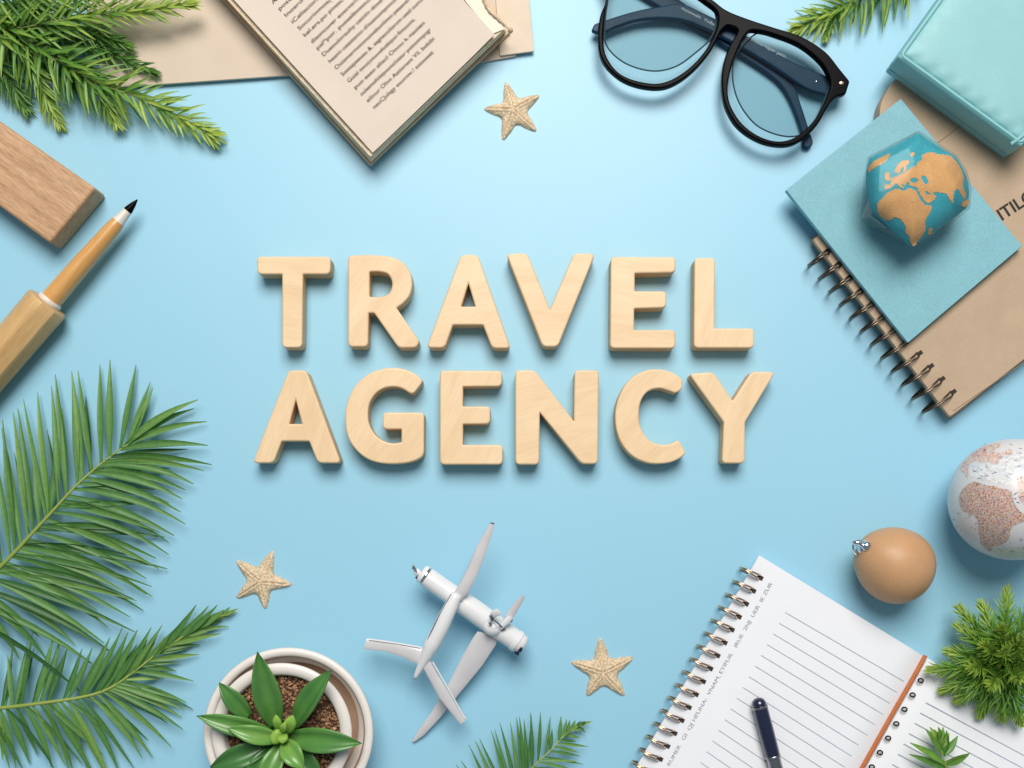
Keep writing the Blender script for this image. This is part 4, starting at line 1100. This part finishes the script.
for _ in range(2000):
    a = rnd.uniform(0, 6.283); rr = rs*math.sqrt(rnd.random())*.985; g = rnd.uniform(.9, 1.75)
    ball(mb, (ic.x+math.cos(a)*rr, ic.y+math.sin(a)*rr, 47+rnd.uniform(-.6, 1.2)), g, 6, 4, rnd.uniform(.8, 1.3), rnd.uniform(.8, 1.3), .8, tint=min(1, max(0, rnd.gauss(.55, .24))))
so = mb.build('soil_granules', M['soil'], fp, sharp=0)

def fleshy(mb, base, tip, width, thick, chan, tint, tipt, bend, peak=.45, roll=0.0, nseg=16):
    """thick pointed succulent leaf with a channel along its upper face"""
    base, tip = Vector(base), Vector(tip); mid = (base+tip)/2+Vector(bend)
    vs = []; fs = []; tn = []; K = 12
    for i in range(nseg+1):
        t = i/nseg
        p = base*(1-t)**2+mid*2*t*(1-t)+tip*t*t
        d = ((mid-base)*(1-t)+(tip-mid)*t).normalized()
        sd = d.cross(Vector((0, 0, 1))).normalized(); nn = sd.cross(d)
        sd, nn = sd*math.cos(roll)+nn*math.sin(roll), nn*math.cos(roll)-sd*math.sin(roll)
        w = width*.5*(.38+.62*math.sin(min(1, t/peak)*math.pi/2) if t < peak else max(.02, 1-((t-peak)/(1-peak))**2.0))
        th = thick*min(1, w/(width*.5)+.05)
        for k in range(K):
            a = 2*math.pi*k/K
            x = math.cos(a); y = math.sin(a)
            yy = y*th*.5
            if y > 0: yy = th*.5*(y - chan*2.0*max(0, 1-abs(x)*1.5)*(1-t*.5))
            up_ = abs(x)**1.7*width*.8*chan*(.35+.65*math.sin(math.pi*min(1, t*1.05)))
            vs.append(p + sd*x*w + nn*(yy+up_))
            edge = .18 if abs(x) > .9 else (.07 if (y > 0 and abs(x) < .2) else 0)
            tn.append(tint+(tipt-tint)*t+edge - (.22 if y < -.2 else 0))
    for i in range(nseg):
        for k in range(K): fs.append((i*K+k, i*K+(k+1) % K, (i+1)*K+(k+1) % K, (i+1)*K+k))
    fs.append(tuple(range(K))); fs.append(tuple(nseg*K+k for k in range(K)))
    mb.add(vs, fs, tn)
z = Z(180, 630, 4.876)
sc_ = P(*z([(490, 500)])[0], 52)
su = thing('succulent', 'green succulent rosette with pointed fleshy leaves growing in the white pot', 'succulent', (sc_.x, sc_.y, 47))
LV = [  # base, tip, width, tint, tint at tip, heights, roll
 ((470,470),(378,103),132,.42,.30,56,84,.15),
 ((560,470),(742,195),118,.36,.34,56,80,-.5),
 ((450,500),(82,418),100,.46,.40,56,70,.1),
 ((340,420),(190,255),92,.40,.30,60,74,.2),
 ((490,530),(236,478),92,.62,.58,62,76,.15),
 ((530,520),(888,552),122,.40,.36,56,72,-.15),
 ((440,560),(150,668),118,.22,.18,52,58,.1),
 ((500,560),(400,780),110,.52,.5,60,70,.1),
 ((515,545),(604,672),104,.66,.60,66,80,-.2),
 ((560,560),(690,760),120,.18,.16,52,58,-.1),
 ((470,560),(300,800),110,.25,.2,52,60,.1),
]
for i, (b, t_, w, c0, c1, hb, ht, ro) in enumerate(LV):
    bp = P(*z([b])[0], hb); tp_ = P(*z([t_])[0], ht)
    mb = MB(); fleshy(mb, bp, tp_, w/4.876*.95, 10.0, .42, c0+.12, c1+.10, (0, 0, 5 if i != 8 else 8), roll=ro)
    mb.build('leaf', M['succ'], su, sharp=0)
for (b, t_, w_, th, hb, ht, ro) in [((520,500),(552,415),60,9,66,82,.3),((500,520),(440,510),74,11,68,76,0),((490,490),(468,412),44,7,66,80,-.2),((510,500),(500,555),52,8,68,78,.2),((500,495),(515,450),34,7,70,86,0)]:
    mb = MB(); fleshy(mb, P(*z([b])[0], hb), P(*z([t_])[0], ht), w_/4.876, th, .15, .72, .85, (0, 0, 4), peak=.55, roll=ro)
    mb.build('young_leaf', M['succ_bud'], su, sharp=0)
mb = MB(); tube(mb, [(sc_.x, sc_.y, 44), (sc_.x, sc_.y, 70)], [9, 6], 14, tint=.3); mb.build('stem', M['succ'], su)

# ------------------------------------------------------------------ toy aeroplane
z = Z(340, 510, 3.2)
ap = thing('toy_plane', 'white toy aeroplane with crossed wings and chrome fittings', 'toy plane', (445, 620, 0))
def zp(x, y, h): return P(*z([(x, y)])[0], h)
a0, a1 = zp(258, 200, 34), zp(592, 438, 30)
fa = (a1-a0).normalized(); fl = (a1-a0).length
mb = MB(); lathe(mb, a0, [(6.6, 0), (9.2, 1.2), (9.8, 6), (9.9, 30), (10.9, 48), (11.2, 70), (10.6, 100), (10.2, fl-9), (9.6, fl-4), (7.5, fl-1), (.5, fl)], fa, seg=40)
mb.build('fuselage', M['white_gloss'], ap, sharp=60)
mb = MB(); lathe(mb, a0, [(9.9, 4.4), (10.2, 4.8), (10.2, 6.6), (9.9, 7)], fa, seg=40, close0=False, close1=False); mb.build('nose_band', M['chrome'], ap)
mb = MB(); lathe(mb, a0, [(10.4, fl-13), (11.1, fl-12.4), (11.1, fl-8.6), (10.4, fl-8)], fa, seg=40, close0=False, close1=False); mb.build('tail_band', M['white_gloss'], ap)
mb = MB(); tube(mb, [zp(571, 455, 38), zp(577, 449, 40), zp(582, 440, 41)], [1.2, 1.8, 1.0], 8, flat=.6); tube(mb, [zp(560, 456, 36), zp(570, 462, 34)], [1.4, 1.6], 8); mb.build('tail_fitting', M['navy'], ap)
mb = MB(); tube(mb, [zp(246, 211, 36), zp(252, 219, 36)], [2.4, 2.6], 10); mb.build('nose_vent', M['navy'], ap)
mb = MB(); ball(mb, zp(247, 199, 37), 3.6, 16, 10, 1, 1, .9); mb.build('spinner', M['white_gloss'], ap)
def wing(mb, stations, thick):
    """loft: stations = (left edge, right edge, height) in the tracing's units"""
    vs = []; fs = []; K = 12
    for (l, r_, h, th) in stations:
        a, b = zp(l[0], l[1], h), zp(r_[0], r_[1], h); c_ = (a+b)/2; hd = (b-a)/2
        for k in range(K):
            t_ = 2*math.pi*k/K; x = math.cos(t_); y = math.sin(t_)
            vs.append(c_+hd*x+Vector((0, 0, y*th*.5*(1-.35*x))))
    n = len(stations)
    for i in range(n-1):
        for k in range(K): fs.append((i*K+k, i*K+(k+1) % K, (i+1)*K+(k+1) % K, (i+1)*K+k))
    fs.append(tuple(range(K))); fs.append(tuple((n-1)*K+k for k in range(K)))
    mb.add(vs, fs)
mb = MB(); wing(mb, [((240,196),(250,204),40,1.6),((230,188),(246,194),41,1.6),((228,192),(238,172),42,1.2),((233,176),(240,168),43,.8)], 1)
mb.build('propeller', M['chrome'], ap, sharp=60)
# upper wing blade
mb = MB(); wing(mb, [((481,42),(494,45),58,1.6),((468,62),(488,72),57,2.4),((440,112),(468,135),55,3.2),((408,185),(438,212),52,4),((380,240),(410,265),49,5),((362,268),(388,292),46,6)], 1)
w1 = mb.build('wing', M['wing'], ap, sharp=60)
mb = MB(); wing(mb, [((480.5,43),(494.5,46),58,2.0),((482,39),(494,42),58,2.0)], 1); mb.build('tip_cap', M['steel'], w1)
# tail boom
mb = MB(); tube(mb, crom([zp(374, 268, 47), zp(350, 318, 47), zp(318, 385, 45), zp(288, 442, 42), zp(262, 494, 38), zp(238, 540, 34)], 24), [5.2+2.6*math.sin(min(1, i/9)*1.57) if i < 14 else 7.8-(i-14)*.62 for i in range(25)], 20)
mb.build('tail_boom', M['white_gloss'], ap, sharp=0)
mb = MB(); tube(mb, crom([zp(362, 262, 49), zp(332, 315, 49), zp(300, 378, 48), zp(272, 440, 44)], 16), [.4+.9*math.sin(i/16*3.14) for i in range(17)], 7); mb.build('trim_strip', M['navy'], ap)
mb = MB(); tube(mb, crom([zp(356, 268, 50.5), zp(326, 322, 50.5), zp(295, 384, 49.5), zp(268, 442, 46)], 16), [.3+.5*math.sin(i/16*3.14) for i in range(17)], 7); mb.build('trim_strip', M['chrome'], ap)
# tailplanes
mb = MB(); wing(mb, [((86,410),(76,445),36,2),((150,418),(142,452),37,2.6),((220,430),(205,472),38,3.4),((262,438),(240,490),39,4.4),((275,445),(262,495),39,4)], 1)
w2 = mb.build('tailplane', M['wing'], ap, sharp=60)
mb = MB(); wing(mb, [((285,472),(268,508),39,4),((310,520),(284,540),38,4),((345,580),(318,602),35,3.2),((378,630),(358,652),32,2.4),((406,668),(386,686),30,2)], 1)
w3 = mb.build('tailplane', M['wing'], ap, sharp=60)
mb = MB(); tube(mb, [zp(92, 414, 38.2), zp(180, 426, 40), zp(258, 440, 41.8)], .7, 6); mb.build('edge_strip', M['white_gloss'], w2)
mb = MB(); tube(mb, [zp(296, 486, 41.4), zp(345, 570, 37.4), zp(400, 668, 31.6)], .8, 6); mb.build('edge_strip', M['white_gloss'], w3)
# big lower wing
mb = MB(); wing(mb, [((440,388),(508,402),30,6),((425,410),(498,432),28,6),((390,470),(455,498),24,5),((345,560),(388,580),18,4),((290,650),(318,668),11,3),((250,705),(268,722),6,2.4),((231,738),(238,742),4,1.6)], 1)
mb.build('wing', M['wing'], ap, sharp=60)
# engine pod, bracket and small fin
mb = MB(); ball(mb, zp(490, 376, 38), 9.6, 28, 18, 1.0, .86, .9); mb.build('engine_pod', M['white_gloss'], ap, sharp=0)
mb = MB(); wing(mb, [((476,340),(488,356),48,2.4),((484,324),(500,342),53,2.4),((500,316),(514,336),55,2.2),((512,320),(520,344),52,2)], 1); mb.build('engine_cowl', M['white_gloss'], ap, sharp=60)
mb = MB(); wing(mb, [((478,334),(484,332),56,1.2),((480,346),(490,343),56.5,1.6),((484,356),(496,352),55,1.2)], 1); tube(mb, [zp(478, 360, 50), zp(484, 366, 49)], [1.6, 1.2], 8); tube(mb, [zp(494, 352, 55), zp(518, 374, 48)], .8, 7); mb.build('engine_bracket', M['steel'], ap, sharp=60)
mb = MB(); wing(mb, [((508,372),(516,384),46,2.4),((528,348),(544,360),48,3),((540,338),(554,346),49,2.4)], 1); mb.build('fin_mount', M['white_gloss'], ap, sharp=60)
mb = MB(); tube(mb, [zp(518, 384, 42), zp(528, 378, 43)], 1.6, 8); tube(mb, [zp(546, 358, 45), zp(550, 350, 46)], 1.3, 8); mb.build('mount_bolt', M['steel'], ap)
mb = MB(); wing(mb, [((520,352),(545,362),46,3.4),((545,312),(566,326),50,2.8),((572,282),(586,292),54,2),((584,272),(592,277),56,1.4)], 1); mb.build('fin', M['wing'], ap, sharp=60)
mb = MB(); tube(mb, [zp(440, 470, 22), zp(440, 470, 1)], 1.2, 8); tube(mb, [zp(560, 420, 26), zp(560, 420, .3)], 1.4, 8)
# landing struts hidden under the body carry it
mb.v = []; mb.f = []; mb.t = []
for (x, y, h) in ((470, 345, 24), (335, 255, 26)):
    b = zp(x, y, h); tube(mb, [b, Vector((b.x, b.y, .4))], [2.2, 1.6], 10)
mb.build('landing_strut', M['steel'], ap)

# ------------------------------------------------------------------ light
w = bpy.data.worlds.new('World'); SC.world = w; w.use_nodes = True
bg = w.node_tree.nodes['Background']; bg.inputs[0].default_value = (.72, .90, 1.0, 1); bg.inputs[1].default_value = .235
def area(name, pos, target, size, power, color=(1, 1, 1)):
    l = bpy.data.lights.new(name, 'AREA'); l.shape = 'DISK'; l.size = size*U; l.energy = power; l.color = color
    o = bpy.data.objects.new(name, l); COL.objects.link(o); o.location = W(pos)
    d = W(target)-W(pos); o.rotation_euler = d.to_track_quat('-Z', 'Y').to_euler()
    return o
area('key_softbox', (620, -1700, 3400), (540, 300, 0), 2500, 49.0, (1.0, .955, .895))

# ------------------------------------------------------------------ camera
cam = bpy.data.cameras.new('camera'); co_ = bpy.data.objects.new('camera', cam); COL.objects.link(co_)
co_.location = W((CX, CY, H)); co_.rotation_euler = (0, 0, 0)
cam.sensor_width = 36; cam.lens = 36*H/1024.0; cam.shift_y = (CY-384)/1024.0
cam.clip_start = .01; cam.clip_end = 20
SC.camera = co_
SC.view_settings.view_transform = 'Standard'; SC.view_settings.look = 'None'
SC.view_settings.exposure = 0; SC.view_settings.gamma = 1
SC.cycles.max_bounces = 8; SC.cycles.transparent_max_bounces = 16
SC.cycles.caustics_reflective = False; SC.cycles.caustics_refractive = False
